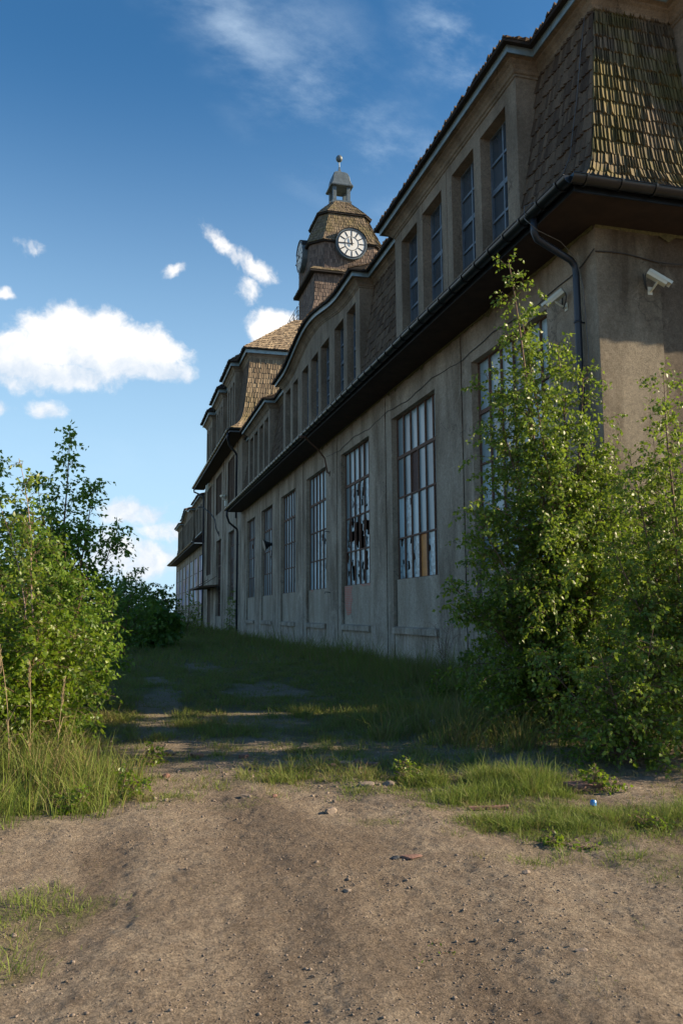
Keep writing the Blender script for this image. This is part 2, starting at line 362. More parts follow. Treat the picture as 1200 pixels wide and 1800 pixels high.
def npmesh(name, V, F, mat, parent=None, attrs=None, smooth=False):
    """V (n,3), F (m,3) or (m,4) arrays in eye-level coordinates"""
    me = bpy.data.meshes.new(name); V = np.asarray(V, np.float32).copy(); F = np.asarray(F, np.int32); k = F.shape[1]
    L = np.array(ROOTLOC[parent.name]) if parent else np.array((0, 0, -H)); V -= L.astype(np.float32)
    me.vertices.add(len(V)); me.vertices.foreach_set('co', V.ravel())
    me.loops.add(F.size); me.loops.foreach_set('vertex_index', F.ravel())
    me.polygons.add(len(F)); me.polygons.foreach_set('loop_start', np.arange(0, F.size, k, dtype=np.int32))
    me.polygons.foreach_set('loop_total', np.full(len(F), k, np.int32))
    if smooth: me.polygons.foreach_set('use_smooth', np.ones(len(F), bool))
    me.materials.append(M[mat])
    for an, av in (attrs or {}).items():
        a = me.attributes.new(an, 'FLOAT', 'POINT'); a.data.foreach_set('value', np.asarray(av, np.float32))
    me.update(calc_edges=True); o = bpy.data.objects.new(name, me); COL.objects.link(o)
    if parent: o.parent = parent
    ROOTLOC[o.name] = Vector(ROOTLOC[parent.name]) if parent else Vector((0, 0, 0))
    return o
def lerp(a, b, t): return tuple(x+(y-x)*t for x, y in zip(a, b))
def along(prof, t):
    """point at fraction t (0..1 by length of list) of a polyline"""
    n = len(prof)-1; t = max(0, min(1, t))*n; i = min(int(t), n-1); return lerp(prof[i], prof[i+1], t-i)
def resamp(prof, ref=None, n=24):
    d = [0]
    for a, b in zip((ref or prof)[:-1], (ref or prof)[1:]): d.append(d[-1]+math.dist(a, b))
    out = []
    for i in range(n+1):
        x = d[-1]*i/n; k = max(j for j in range(len(d)) if d[j] <= x+1e-9); k = min(k, len(d)-2)
        out.append(lerp(prof[k], prof[k+1], (x-d[k])/max(1e-9, d[k+1]-d[k])))
    return out, d[-1]
def shingles(mb, Lp, Rp, course=.3, width=.09, thick=.016, out=(0, 0, 1), under=True, jit=.035, maxrow=None, t0=0., rnd=random):
    """overlapping wooden shingles between a left and right profile that run from eave (0) to top (1)"""
    ref = [lerp(a, b, .5) for a, b in zip(Lp, Rp)]
    L, ln = resamp(Lp, ref); R, _ = resamp(Rp, ref); out = Vector(out).normalized()
    rows = max(1, round(ln/course)); ct = 1/rows
    if under:
        k = len(L); mb.add([tuple(Vector(p)-out*.012) for p in L]+[tuple(Vector(p)-out*.012) for p in R], [(i, k+i, k+i+1, i+1) for i in range(k-1)], 1)
    for r in range(rows):
        if maxrow and r >= maxrow: break
        a = r*ct; b = min(1., a+ct*1.25)
        l0, r0, l1, r1 = (Vector(along(L, a)), Vector(along(R, a)), Vector(along(L, b)), Vector(along(R, b)))
        wd = (r0-l0).length
        if wd < .03: continue
        nrm = (r0-l0).cross(l1-l0)
        nrm = out.copy() if nrm.length < 1e-6 else nrm.normalized()
        if nrm.dot(out) < 0: nrm = -nrm
        x = -rnd.random()*width*.5
        while x < wd:
            w = width*rnd.uniform(.6, 1.35); u0 = max(0, x)/wd; u1 = min(wd, x+w-max(.008, width*.13))/wd; x += w
            if u1-u0 < .015/wd: continue
            d = rnd.uniform(-jit, jit*.5); dn = (l0-l1).normalized() if (l0-l1).length > 1e-6 else Vector((0, 0, -1))
            th = thick*rnd.uniform(.7, 1.7)
            A = l1.lerp(r1, u0)+nrm*.002; B = l1.lerp(r1, u1)+nrm*.002
            Cc = l0.lerp(r0, u1)+dn*d; D = l0.lerp(r0, u0)+dn*(d+rnd.uniform(-.012, .012)); E = Cc-nrm*.004; F = D-nrm*.004; lr = rnd.uniform(.25, .7); Cc = Cc+nrm*th*lr; D = D+nrm*th*1.5; A = A+nrm*th*.45
            mb.add([A, B, Cc, D, E, F], [(0, 1, 2, 3), (3, 2, 4, 5), (0, 3, 5), (1, 4, 2)], 0)
def sweep(mb, path, prof, zf, closed=False, mi=None):
    """path: plan points; prof: (out, z) list; zf(i): height offset at path vertex i. out is to the left of travel"""
    n = len(path); P = [Vector((p[0], p[1])) for p in path]; rows = []
    for i in range(n):
        d1 = (P[i]-P[i-1]).normalized() if i else (P[1]-P[0]).normalized()
        d2 = (P[i+1]-P[i]).normalized() if i < n-1 else d1
        n1 = Vector((-d1.y, d1.x)); n2 = Vector((-d2.y, d2.x)); m_ = (n1+n2)/(1+n1.dot(n2))
        rows.append([(P[i].x+m_.x*o, P[i].y+m_.y*o, z+zf(i)) for o, z in prof])
    k = len(prof); vs = [p for r in rows for p in r]
    mb.add(vs, [(i*k+j, i*k+j+1, (i+1)*k+j+1, (i+1)*k+j) for i in range(n-1) for j in range(k-1)], mi)
    return rows
# ================================================================== BUILDINGS
CX = 7.74; Y0 = 11.80; Y1 = 53.6; DEP = 20.1; XB = CX+DEP
BAY0, PIT, WW = 22.78, 5.78, 3.5
SILL, TOP, LEDB, LEDT, PLT = .935, 5.73, -.61, -.42, -1.48
WT = 6.62                                  # wall top / soffit
PROF = [(-1.02, 6.80), (-.72, 6.96), (-.38, 7.22), (-.10, 7.58), (.06, 7.98), (.18, 8.7), (.30, 9.4), (.44, 10.3), (.58, 11.45)]   # mansard: setback, height
def sset(z):
    for (a, za), (b, zb) in zip(PROF[:-1], PROF[1:]):
        if za <= z <= zb: return a+(b-a)*(z-za)/(zb-za)
    return PROF[-1][0]
def clipprof(z0, z1, P=PROF):
    P2 = [(sset(z0), z0)]+[p for p in P if z0 < p[1] < z1]+[(sset(z1), z1)] if P is PROF else P
    return P2
def window_unit(parent, y0, y1, z0, z1, cols, rows, xw, mats, bar=.035, broken=None, boards=None, glass='hallglass', thick_first=True, name='window', depthx=.05, Yf=lambda y: y, seed=0):
    """frame with glazing bars and panes; opening y0..y1, z0..z1; glass plane x=xw"""
    rd = random.Random(seed); f = MB(); dy = (y1-y0)/cols; dz = (z1-z0)/rows
    for i in range(cols+1):
        w = bar*(1.2 if i in (0, cols) else 1); y = y0+i*dy; ya, yb = max(y0, y-w/2), min(y1, y+w/2)
        f.box(xw-depthx, xw+.03, Yf(ya), Yf(yb), z0, z1)
    for j in range(rows+1):
        w = bar*(2.2 if (thick_first and j == thick_first) else 1.1); z = z0+j*dz; za, zb = max(z0, z-w/2), min(z1, z+w/2)
        for i in range(cols):
            f.box(xw-depthx+.004, xw+.026, Yf(y0+i*dy+bar*.62), Yf(y0+(i+1)*dy-bar*.62), za, zb)
    fo = f.build(name, mats, parent)
    g = MB(); bd = {}
    for i in range(cols):
        for j in range(rows):
            a0, a1 = y0+i*dy+bar*.4, y0+(i+1)*dy-bar*.4; b0, b1 = z0+j*dz+bar*.4, z0+(j+1)*dz-bar*.4
            key = (i, j)
            if boards and key in boards: bd.setdefault(boards[key], []).append((a0, a1, b0, b1)); continue
            br = broken.get(key, 0) if broken else 0
            tx, tz = rd.uniform(-.006, .006), rd.uniform(-.006, .006)
            if br <= 0:
                g.add([(xw-tx, Yf(a0), b0), (xw+tx, Yf(a1), b0), (xw+tx+tz, Yf(a1), b1), (xw-tx+tz, Yf(a0), b1)], [(0, 1, 2, 3)]); continue
            # jagged remains: a fine jittered lattice with cells knocked out around a few impact points
            nx, nz = 5, 14; pts = {}
            for p in range(nx+1):
                for q in range(nz+1):
                    jy = rd.uniform(-.4, .4)*(a1-a0)/nx if 0 < p < nx else 0; jz = rd.uniform(-.45, .45)*(b1-b0)/nz if 0 < q < nz else 0
                    pts[p, q] = (xw, Yf(a0+(a1-a0)*p/nx+jy), b0+(b1-b0)*q/nz+jz)
            hits = [(rd.uniform(.15, .85), rd.uniform(.05, .95), rd.uniform(.14, .34)*math.sqrt(br)) for _ in range(1+int(br*3))]
            for p in range(nx):
                for q in range(nz):
                    cxx, cz = (p+.5)/nx, (q+.5)/nz
                    if any(((cxx-h[0])*.55)**2+((cz-h[1])*.75)**2 < (h[2]*.62)**2 for h in hits): continue
                    q4 = [pts[p, q], pts[p+1, q], pts[p+1, q+1], pts[p, q+1]]; g.add(q4, [(0, 1, 2), (0, 2, 3)])
    if g.v: g.build('glass', glass, fo)
    for mname, rects in bd.items():
        b = MB()
        for (a0, a1, b0, b1) in rects: b.box(xw+.005, xw+.025, Yf(a0), Yf(a1), b0, b1)
        b.build('board', mname, fo)
    return fo
def dormer(parent, yl, yr, wins, Yf, bumpf, joints, top=11.35, z0=7.95, wz=(8.08, 10.80), far=False, cheek=True, name='dormer', sdepth=sset, xo=0., ctop=11.45):
    """wall-flush dormer from y=yl..yr (yl<yr); wins = list of (y0,y1) openings"""
    X = CX+xo; m = MB(); edges = sorted(wins); ys = yl
    pier = []
    for (a, b) in edges: pier.append((ys, a)); ys = b
    pier.append((ys, yr))
    for k, (a, b) in enumerate(pier):
        js = [j for j in joints if a+.05 < j < b-.05]
        cuts = [a]+[c for j in js for c in (j-.014, j+.014)]+[b]
        for q in range(0, len(cuts), 2):
            n = max(1, int((cuts[q+1]-cuts[q])/.5))
            m.box(X, X+.42, Yf(cuts[q]), Yf(cuts[q+1]), z0, wz[0] if False else top-.01)
        if js: m.box(X+.03, X+.40, Yf(a+.01), Yf(b-.01), z0+.01, top-.02)
    for (a, b) in edges:
        m.box(X+.006, X+.42, Yf(a), Yf(b), wz[1], top-.012)
        m.box(X+.006, X+.42, Yf(a), Yf(b), z0, wz[0])
    # wall above, following the curved cornice
    seg = 36; yy = [yl+(yr-yl)*i/seg for i in range(seg+1)]
    for a, b in zip(yy[:-1], yy[1:]):
        ha, hb = bumpf(a), bumpf(b)
        if ha+hb > .004:
            ja = any(a <= j < b for j in joints)
            xf = X+.02 if ja and (b-a) < .05 else X+.001
            m.add([(xf, Yf(a), top-.02), (xf, Yf(b), top-.02), (xf, Yf(b), top+hb+.05), (xf, Yf(a), top+ha+.05)], [(0, 1, 2, 3)])
    d = m.build(name, ['dormer'], parent)
    if cheek:
        c = MB()
        for ye, s in ((yl, 1), (yr, -1)):
            c = MB()
            zs = [z0, 8.7, 9.4, 10.3, 11.2, ctop] if sdepth is sset else [z0, z0+1, z0+2, z0+3, z0+4, ctop]
            fr = [(X, Yf(ye+s*.003), z) for z in zs]; bk = [(CX+sdepth(z)+.06, Yf(ye+s*.003), z) for z in zs]
            k = len(zs); c.add(fr+bk, [(i, i+1, k+i+1, k+i) for i in range(k-1)])
            w = .035                                                     # lead flashing where the cheek meets the shingles
            c.add([(x-.03, Yf(ye-s*.012), z) for x, _, z in bk]+[(x-.03+w, Yf(ye-s*.03), z) for x, _, z in bk], [(i, i+1, k+i+1, k+i) for i in range(k-1)], 1)
            c.build('cheek', ['dormer', 'zinc'], d)
    for k, (a, b) in enumerate(edges):
        window_unit(d, a, b, wz[0], wz[1], 2, 4, X+.30, 'frame', bar=.055, glass='darkglass', thick_first=2, name='window', Yf=Yf, seed=k)
    f = MB(); f.box(X-.05, X+.01, Yf(yl-.02), Yf(yr+.02), z0-.05, z0-.003); f.build('flashing', 'zinc', d)
    return d
def bumpB(y, c=32.75, w=5.3, h=.66):
    u = abs(y-c)/w
    return 0 if u >= 1 else h*(.5*(1+math.cos(math.pi*u)))**.9
def gutter_run(parent, p0, p1, r=.118, joints=.62, ringm=True):
    a, b = Vector(p0), Vector(p1); L = (b-a).length; d = (b-a)/L; side = Vector((-d.y, d.x, 0)); m = MB()
    seg = 9; K = 14
    def ring(c, rr): return [tuple(c+side*math.cos(math.pi+math.pi*k/seg)*rr+Vector((0, 0, 1))*math.sin(math.pi+math.pi*k/seg)*rr) for k in range(seg+1)]
    n = max(2, int(L/1.2)); pts = []
    for i in range(n+1): pts += ring(a+d*L*i/n, r)
    k = seg+1
    m.add(pts, [(i*k+j, i*k+j+1, (i+1)*k+j+1, (i+1)*k+j) for i in range(n) for j in range(seg)])
    m.add(ring(a, r*.97), [tuple(range(k))]); m.add(ring(b, r*.97), [tuple(range(k))])
    for s in (-1, 1): m.tube([a+side*r*s, b+side*r*s], .012, 6)
    nj = int(L/joints)
    for i in range(nj+1):
        c = a+d*min(L-.05, (i+.4)*joints); p1_, p2_ = ring(c-d*.02, r+.018), ring(c+d*.02, r+.018)
        m.add(p1_+p2_, [(j, j+1, k+j+1, k+j) for j in range(seg)])
        for pr, sg in ((p1_, 1), (p2_, -1)):
            inner = ring(c-d*.016*sg, r); m.add(pr+inner, [(j, j+1, k+j+1, k+j) for j in range(seg)])
    return m.build('gutter', 'gutter', parent, True)

def wing(name, label, Yf, mirror, detail):
    root = thing(name, label, 'building', (CX, Yf((Y0+Y1)/2), G))
    rd = random.Random(3)
    # ---- facade wall: piers, spandrels, lintels, grooves
    w = MB(); lefts = [BAY0+PIT*k for k in range(-1, 6)]; lefts[-1] = min(lefts[-1], 51.5); DD = .40
    wins = [(a-WW, a) for a in lefts]; wins[-1] = (49.9-.02-1.75-.0, 51.5)
    wins[-1] = (BAY0+PIT*5-WW, 51.45)
    ys = Y0; pn = MB()
    def bx(a, b, z0, z1, x0=CX, x1=None): w.box(x0, (CX+DD) if x1 is None else x1, Yf(a), Yf(b), z0, z1)
    for k, (a, b) in enumerate(wins):
        j = ys+.55 if k else None
        if k:
            bx(ys, j-.02, PLT, WT); bx(j+.02, a, PLT, WT); w.box(CX+.03, CX+DD-.003, Yf(ys+.02), Yf(a-.02), PLT+.002, WT-.002, 1)
            bx(j+.02, a-.34, PLT, WT-.002, CX-.014, CX+.01)          # raised pier strip
        else:
            bx(ys+.0, a, PLT, WT)
        bx(a, b, TOP, WT, CX+.004); bx(a, b, PLT, LEDB+.02, CX+.03); w.box(CX+.076, CX+.1, Yf(b-.10), Yf(b-.001), LEDT, SILL-.006, 1); pn = MB(); pn.box(CX+.085, CX+DD-.01, Yf(a+.0), Yf(b-.0), LEDB, SILL-.003); pn.build('sill_panel', 'panel', root)
        ys = b
    bx(ys, Y1, PLT, WT); bx(ys+.5, Y1-.05, PLT, WT-.002, CX-.04, CX+.01)
    w.box(CX+DD, XB, Yf(Y1-.35), Yf(Y1), PLT, WT)                     # inner gable
    w.box(XB-.4, XB, Yf(Y0), Yf(Y1-.36), PLT, WT)                     # rear wall
    # ---- end wall facing the lane
    ye = lambda t: Yf(Y0+t)
    ew = MB(); ew.box(CX+.004, 9.0, ye(-.006), ye(.39), PLT, WT)
    
    for x in (9.55, 14.0, 18.45):
        w.box(x, x+.0, ye(0), ye(.4), PLT, WT) if False else None
    rw = MB(); xs = 9.0
    for x0 in (10.4, 14.6, 18.8, 23.0):
        rw.box(xs, x0, ye(.045), ye(.4), PLT, WT); xs = min(x0+3.3, XB-.41)
        rw.box(x0, xs, ye(.05), ye(.4), TOP, WT); rw.box(x0, xs, ye(.10), ye(.4), PLT, SILL)
    rw.box(xs, XB-.403, ye(.045), ye(.4), PLT, WT); rw.build('recessed_wall', 'rough', root)
    wall = w.build('wall', ['wall', 'reveal'], root); ew.build('end_wall', 'endwall', root)
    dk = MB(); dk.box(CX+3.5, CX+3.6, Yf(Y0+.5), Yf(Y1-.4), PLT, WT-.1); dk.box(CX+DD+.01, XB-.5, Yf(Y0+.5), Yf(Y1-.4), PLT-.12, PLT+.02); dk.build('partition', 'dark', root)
    # ledges under the recessed panels
    for k, (a, b) in enumerate(wins):
        m = MB(); a2, b2 = a+.02, b-.02
        cuts = [a2, b2]
        if k in (2, 3): c = b2-rd.uniform(.9, 1.4); cuts = [a2, c-.03, c+.04, b2]
        for q in range(0, len(cuts), 2):
            p, r_ = cuts[q], cuts[q+1]; e = rd.uniform(-.008, .008)
            m.add([(CX-.075, Yf(p), LEDB+e), (CX-.075, Yf(r_), LEDB-e), (CX-.075, Yf(r_), LEDT-.03), (CX-.075, Yf(p), LEDT-.03), (CX+.05, Yf(p), LEDB+e), (CX+.05, Yf(r_), LEDB-e), (CX+.084, Yf(r_), LEDT+.01), (CX+.084, Yf(p), LEDT+.01)],
                  [(0, 1, 2, 3), (3, 2, 6, 7), (0, 4, 5, 1), (0, 3, 7, 4), (1, 5, 6, 2)])
        m.build('ledge', 'wall', root)
    # plinth with a ragged concrete face
    p = MB(); n = 150
    for face in ('front', 'end'):
        rows_ = []; L0, L1 = (Y0-.04, Y1) if face == 'front' else (CX-.04, XB)
        nn = n if face == 'front' else 40
        for i in range(nn+1):
            t = L0+(L1-L0)*i/nn; col = []
            for z, o in ((-2.0, .07), (-1.75, .065), (-1.6, .06), (PLT-.05, .055), (PLT+.015, .035), (PLT+.03, -.03)):
                oo = o+(rd.uniform(-.018, .018) if -1.9 < z < -1.46 else 0); zz = z+(rd.uniform(-.03, .03) if -1.9 < z < -1.5 else 0)
                col.append((CX-oo, Yf(t), zz) if face == 'front' else (t, Yf(Y0-oo), zz))
            rows_.append(col)
        p.add([q for r_ in rows_ for q in r_], [(i*6+j, i*6+j+1, (i+1)*6+j+1, (i+1)*6+j) for i in range(nn) for j in range(5)])
    p.build('plinth', 'plinth', root)
    # ---- closed roof end against the middle block
    c = MB(); pp = [(CX-.98, WT+.0)]+[(CX+a-.02, z-.03) for a, z in PROF]+[(CX+.6, 11.4), (CX+.6, WT)]
    c.prism(pp, lambda x, z: (x, Yf(Y1-.06), z), lambda x, z: (x, Yf(Y1-.02), z)); c.build('verge_board', 'soffit', root)
    # ---- windows
    brk = {}; brd = {}
    if detail:
        # wins index 2 = third bay from the lane: columns run from the lane side
        brd[1] = {(3, 2): 'brownboard', (2, 0): 'orangeboard'}
        brk[1] = {(4, 0): .35, (5, 0): .55, (1, 0): .15, (3, 0): .12, (4, 1): .1}
        brk[2] = {(1, 1): .9, (2, 1): 1.6, (3, 1): 1.9, (4, 1): 1.5, (5, 1): 1.0, (1, 2): .3, (2, 2): .7, (3, 2): .7, (4, 2): .4, (1, 0): .6, (2, 0): .5, (3, 0): .5, (4, 0): .9, (5, 0): .5}
        brk[3] = {(1, 1): .4, (2, 1): .3, (3, 1): .2, (2, 0): .2, (0, 0): 2.5, (1, 0): .3}
        brk[4] = {(0, 1): .2, (0, 2): .15, (1, 0): .2}
        brk[5] = {(1, 1): .8, (2, 1): .4}
        brk[6] = {(1, 1): .4, (2, 0): .9, (3, 2): .4, (1, 0): .9, (0, 0): .5, (2, 2): .5}
    for k, (a, b) in enumerate(wins):
        wf = window_unit(root, a, b, SILL, TOP, 6 if detail else 2, 4 if detail else 3, CX+(.215 if detail else .06), 'rust', bar=.042, broken=brk.get(k), boards=brd.get(k),
                    glass='hallglass' if detail else 'art', thick_first=3, Yf=Yf, seed=k+10)
    if detail:
        for x0 in (10.4, 14.6, 18.8, 23.0):
            x1 = min(x0+3.3, XB-.41); f = MB(); yy = Yf(Y0+.25)
            for i in range(7): f.box(x0+(x1-x0)*i/6-.02, x0+(x1-x0)*i/6+.02, yy, yy+.05, SILL, TOP)
            for j in range(5): f.box(x0+.03, x1-.03, yy+.003, yy+.047, SILL+(TOP-SILL)*j/4-.02, SILL+(TOP-SILL)*j/4+.02)
            fo = f.build('window', 'rust', root)
            g = MB(); g.add([(x0, yy+.025, SILL), (x1, yy+.025, SILL), (x1, yy+.025, TOP), (x0, yy+.025, TOP)], [(0, 1, 2, 3)]); g.build('glass', 'hallglass', fo)
        # exposed bricks where render has fallen
        def patch(pts, x, name='exposed_brick'):
            b = MB(); n = len(pts); b.add([(x, y, z) for y, z in pts]+[(x+.03, y, z) for y, z in pts], [tuple(range(n))]+[(i, i+n, (i+1) % n+n, (i+1) % n) for i in range(n)]); b.build(name, 'brick', root)
        bt = BAY0+PIT
        patch([(bt-.12, .92), (bt-.7, .93), (bt-1.15, .90), (bt-1.0, .7), (bt-1.15, .42), (bt-.95, .2), (bt-1.0, -.02), (bt-.55, -.12), (bt-.32, -.02), (bt-.2, .25), (bt-.16, .6)], CX+.078)
        patch([(bt-2.0, .93), (bt-2.4, .86), (bt-2.9, .88), (bt-3.4, .84), (bt-3.45, .93)], CX+.079)
        patch([(bt+PIT-.5, .93), (bt+PIT-.8, .84), (bt+PIT-1.0, .93)], CX+.079)
    # ---- soffit, fascia, gutter
    s = MB(); gx = CX-1.05; gy = Y0-1.05
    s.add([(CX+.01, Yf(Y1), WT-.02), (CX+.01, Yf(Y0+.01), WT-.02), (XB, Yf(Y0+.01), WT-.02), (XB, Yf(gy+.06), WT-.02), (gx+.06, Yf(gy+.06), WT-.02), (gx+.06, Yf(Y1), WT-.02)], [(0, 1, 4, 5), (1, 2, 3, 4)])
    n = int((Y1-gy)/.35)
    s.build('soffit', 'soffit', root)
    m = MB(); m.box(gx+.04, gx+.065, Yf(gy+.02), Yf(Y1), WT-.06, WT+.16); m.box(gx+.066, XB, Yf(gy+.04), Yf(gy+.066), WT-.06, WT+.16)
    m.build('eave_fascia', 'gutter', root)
    m = MB(); rr = random.Random(5); y = Y0
    for face in (0, 1):
        t = 0; end = (Y1-Y0) if face == 0 else (XB-CX)
        pts = []
        while t < end: pts.append((t, rr.uniform(.02, .06)+(.09 if rr.random() < .06 else 0))); t += rr.uniform(.10, .22)
        for (t0_, h0), (t1_, h1) in zip(pts[:-1], pts[1:]):
            if face == 0: q = [(CX-.04, Yf(Y0+t0_), WT-.01), (CX-.04, Yf(Y0+t1_), WT-.01), (CX-.015, Yf(Y0+t1_), WT-.03-h1), (CX-.015, Yf(Y0+t0_), WT-.03-h0)]
            else: q = [(CX+t0_, Yf(Y0-.04), WT-.01), (CX+t1_, Yf(Y0-.04), WT-.01), (CX+t1_, Yf(Y0-.005), WT-.03-h1), (CX+t0_, Yf(Y0-.005), WT-.03-h0)]
            m.add(q, [(0, 1, 2, 3)])
    m.build('wall_head_mortar', 'moss', root)
    gutter_run(root, (gx-.07, Yf(Y1-.25), WT+.12), (gx-.07, Yf(gy-.07), WT+.12))
    gutter_run(root, (gx-.07, Yf(gy-.07), WT+.12), (XB, Yf(gy-.07), WT+.12))
    # ---- mansard
    dl = [(14.41, 22.19), (25.98, 39.55), (43.35, 51.0)]
    Pf = lambda y, P=PROF: [(CX+a, Yf(y), z) for a, z in P]
    rr = random.Random(9)
    m = MB(); lowP = [p for p in PROF if p[1] < 7.7]+[(sset(7.9), 7.9)]
    for a, b in dl: shingles(m, Pf(b, lowP), Pf(a, lowP), .3, .11, .024, (-1, 0, .6), rnd=rr)
    hip = [(CX+a, Yf(Y0+a), z) for a, z in PROF]
    shingles(m, Pf(dl[0][0]), hip, .33, .10, .034, (-1, 0, .4), jit=.018, rnd=rr)
    shingles(m, Pf(dl[1][0]), Pf(dl[0][1]), .33, .10, .034, (-1, 0, .4), jit=.018, rnd=rr)
    shingles(m, Pf(dl[2][0]), Pf(dl[1][1]), .33, .10, .034, (-1, 0, .4), jit=.018, rnd=rr)
    shingles(m, Pf(Y1), Pf(dl[2][1]), .33, .10, .034, (-1, 0, .4), jit=.018, rnd=rr)
    m.build('mansard_roof', ['shingle', 'under'], root)
    # end mansard, sunny
    EX0, EX1 = 10.0, 17.6
    m = MB(); Pe = lambda x, P=PROF: [(x, Yf(Y0+a), z) for a, z in P]
    oy = -1 if not mirror else 1
    shingles(m, hip, Pe(EX0), .30, .075, .034, (0, oy, .4), jit=.016, rnd=rr)
    shingles(m, Pe(EX0, lowP), Pe(EX1, lowP), .30, .085, .030, (0, oy, .5), rnd=rr)
    shingles(m, Pe(EX1), Pe(XB-.6), .27, .085, .018, (0, oy, .4), rnd=rr)
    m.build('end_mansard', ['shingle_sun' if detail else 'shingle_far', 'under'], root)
    # end dormer on the lane side
    if detail:
        d = MB(); yy = Y0+.0; ws = [(10.45, 11.65), (12.1, 13.3), (14.3, 15.5), (15.95, 17.15)]; xs = EX0
        for (a, b) in ws:
            d.box(xs, a, yy, yy+.42, 7.95, 11.34); d.box(a, b, yy+.004, yy+.42, 10.8, 11.34); d.box(a, b, yy+.004, yy+.42, 7.95, 8.08); xs = b
        d.box(xs, EX1, yy, yy+.42, 7.95, 11.34)
        do = d.build('dormer', 'dormer', root)
        for xe, s_ in ((EX0, 1), (EX1, -1)):
            zs = [7.95, 8.7, 9.4, 10.3, 11.2, 11.45]; fr = [(xe+.003*s_, yy, z) for z in zs]; bk = [(xe+.003*s_, Y0+sset(z)+.06, z) for z in zs]
            c = MB(); c.add(fr+bk, [(i, i+1, 6+i+1, 6+i) for i in range(5)]); c.add([(xe-.012*s_, y-.03, z) for x, y, z in bk]+[(xe-.045*s_, y+.0, z) for x, y, z in bk], [(i, i+1, 6+i+1, 6+i) for i in range(5)], 1); c.build('cheek', ['dormer', 'zinc'], do)
        for (a, b) in ws:
            f = MB()
            for i in range(3): x = a+(b-a)*i/2; f.box(max(a, x-.03), min(b, x+.03), yy+.28, yy+.34, 8.08, 10.8)
            for j in range(5): z = 8.08+2.72*j/4; f.box(a+.032, b-.032, yy+.283, yy+.337, max(8.08, z-.03), min(10.8, z+.03))
            fo = f.build('window', 'frame', do); g = MB(); g.add([(a, yy+.31, 8.08), (b, yy+.31, 8.08), (b, yy+.31, 10.8), (a, yy+.31, 10.8)], [(0, 1, 2, 3)]); g.build('glass', 'darkglass', fo)
    # ---- dormers
    def pairs(c): return [(c+o-1.0, c+o+.33) for o in (0,)]
    A = [(14.91, 16.19), (16.56, 17.87), (18.54, 19.92), (20.33, 21.64)]
    dormer(root, 14.41, 22.19, A, Yf, lambda y: 0, [18.2], name='dormer')
    B = [(26.50, 27.62), (28.08, 29.40), (30.22, 31.59), (32.06, 33.40), (33.91, 35.20), (36.04, 37.18), (37.75, 38.95)]
    dormer(root, 25.98, 39.55, B, Yf, bumpB, [29.8, 31.83, 33.65, 35.6], name='dormer')
    Cw = [(43.85, 45.1), (45.5, 46.75), (47.45, 48.7), (49.1, 50.4)]
    dormer(root, 43.35, 51.0, Cw, Yf, lambda y: 0, [47.1], name='dormer')
    # ---- cornice, fascia and roof edge sweep
    path = [(CX+.6, Y1)]; idx = []
    for a, b in dl[::-1]:
        path += [(CX+.58, b), (CX, b)]
        if b < 40 and b > 30:
            k = 40; path += [(CX, b+(a-b)*i/k) for i in range(1, k)]
        path += [(CX, a), (CX+.58, a)]
    path += [(CX+.58, Y0+.58), (EX0, Y0+.58), (EX0, Y0), (EX1, Y0), (EX1, Y0+.58), (XB, Y0+.58)]
    zf = lambda i: bumpB(path[i][1]) if path[i][0] <= CX+.01 else 0
    P2 = [(x, Yf(y)) for x, y in path]
    sg = -1 if not mirror else 1
    def sw(mb, prof, mi=None): return sweep(mb, P2, [(sg*o, z) for o, z in prof], zf, mi=mi)
    m = MB()
    sw(m, [(-.05, 11.10), (.03, 11.13), (.03, 11.17), (.07, 11.19), (.10, 11.24), (.17, 11.30), (.24, 11.33), (.24, 11.37), (.33, 11.385), (.34, 11.40)])
    m.build('cornice', 'dormer', root, False)
    m = MB(); sw(m, [(.345, 11.36), (.37, 11.36), (.38, 11.53), (.30, 11.53)]); m.build('roof_fascia', 'zinc', root)
    m = MB(); e = sw(m, [(.36, 11.52), (.50, 11.50), (.52, 11.54)], 1)
    edge = [r_[-1] for r_ in e]; yA, yB = min(Yf(Y0), Yf(Y1)), max(Yf(Y0), Yf(Y1)); RX = CX+DEP/2
    def inn(pt, t):
        x, y, z = pt; hx = RX; 
        ty = min(max(y, yA+6), yB) if not mirror else min(max(y, yA), yB-6)
        tz = 14.6
        return (x+(hx-x)*t, y+(ty-y)*t, z+(tz-z)*t-(zf_edge(pt)*0))
    def zf_edge(pt): return 0
    N_ = len(edge)
    for i in range(N_-1):
        a, b = edge[i], edge[i+1]
        m.add([a, b, inn(b, 1), inn(a, 1)], [(0, 1, 2, 3)], 1)
        if math.dist(a, b) > .1:
            up = lambda q: (q[0], q[1], q[2]+.02)
            shingles(m, [up(b), up(inn(b, .12))], [up(a), up(inn(a, .12))], .3, .12, .03, (0, 0, 1), under=False, jit=.05, rnd=rr)
    m.add([(edge[0][0], edge[0][1], edge[0][2]), inn(edge[0], 1), (XB+.5, inn(edge[0], 1)[1], 11.5), inn(edge[-1], 1), (XB+.5, edge[-1][1], 11.5)], [(1, 3, 4, 2)], 1)
    m.add([(XB-.2, edge[0][1], 6.6), (XB-.2, edge[-1][1]+.6, 6.6), (XB+.5, edge[-1][1], 11.5), (XB+.5, edge[0][1], 11.5)], [(0, 1, 2, 3)], 1)
    m.build('upper_roof', ['shingle', 'under'], root)
    return root
wingN = wing('hall_wing', 'long grey rendered industrial hall with broken factory windows and shingled mansard, nearest to the lane', lambda y: y, False, True)
YM0, YM1 = 54.2, 78.3
wingF = wing('hall_wing', 'far grey hall wing with colourfully painted window panels beyond the clock tower block', lambda y: 78.3+(53.6-y)*.93, True, False)

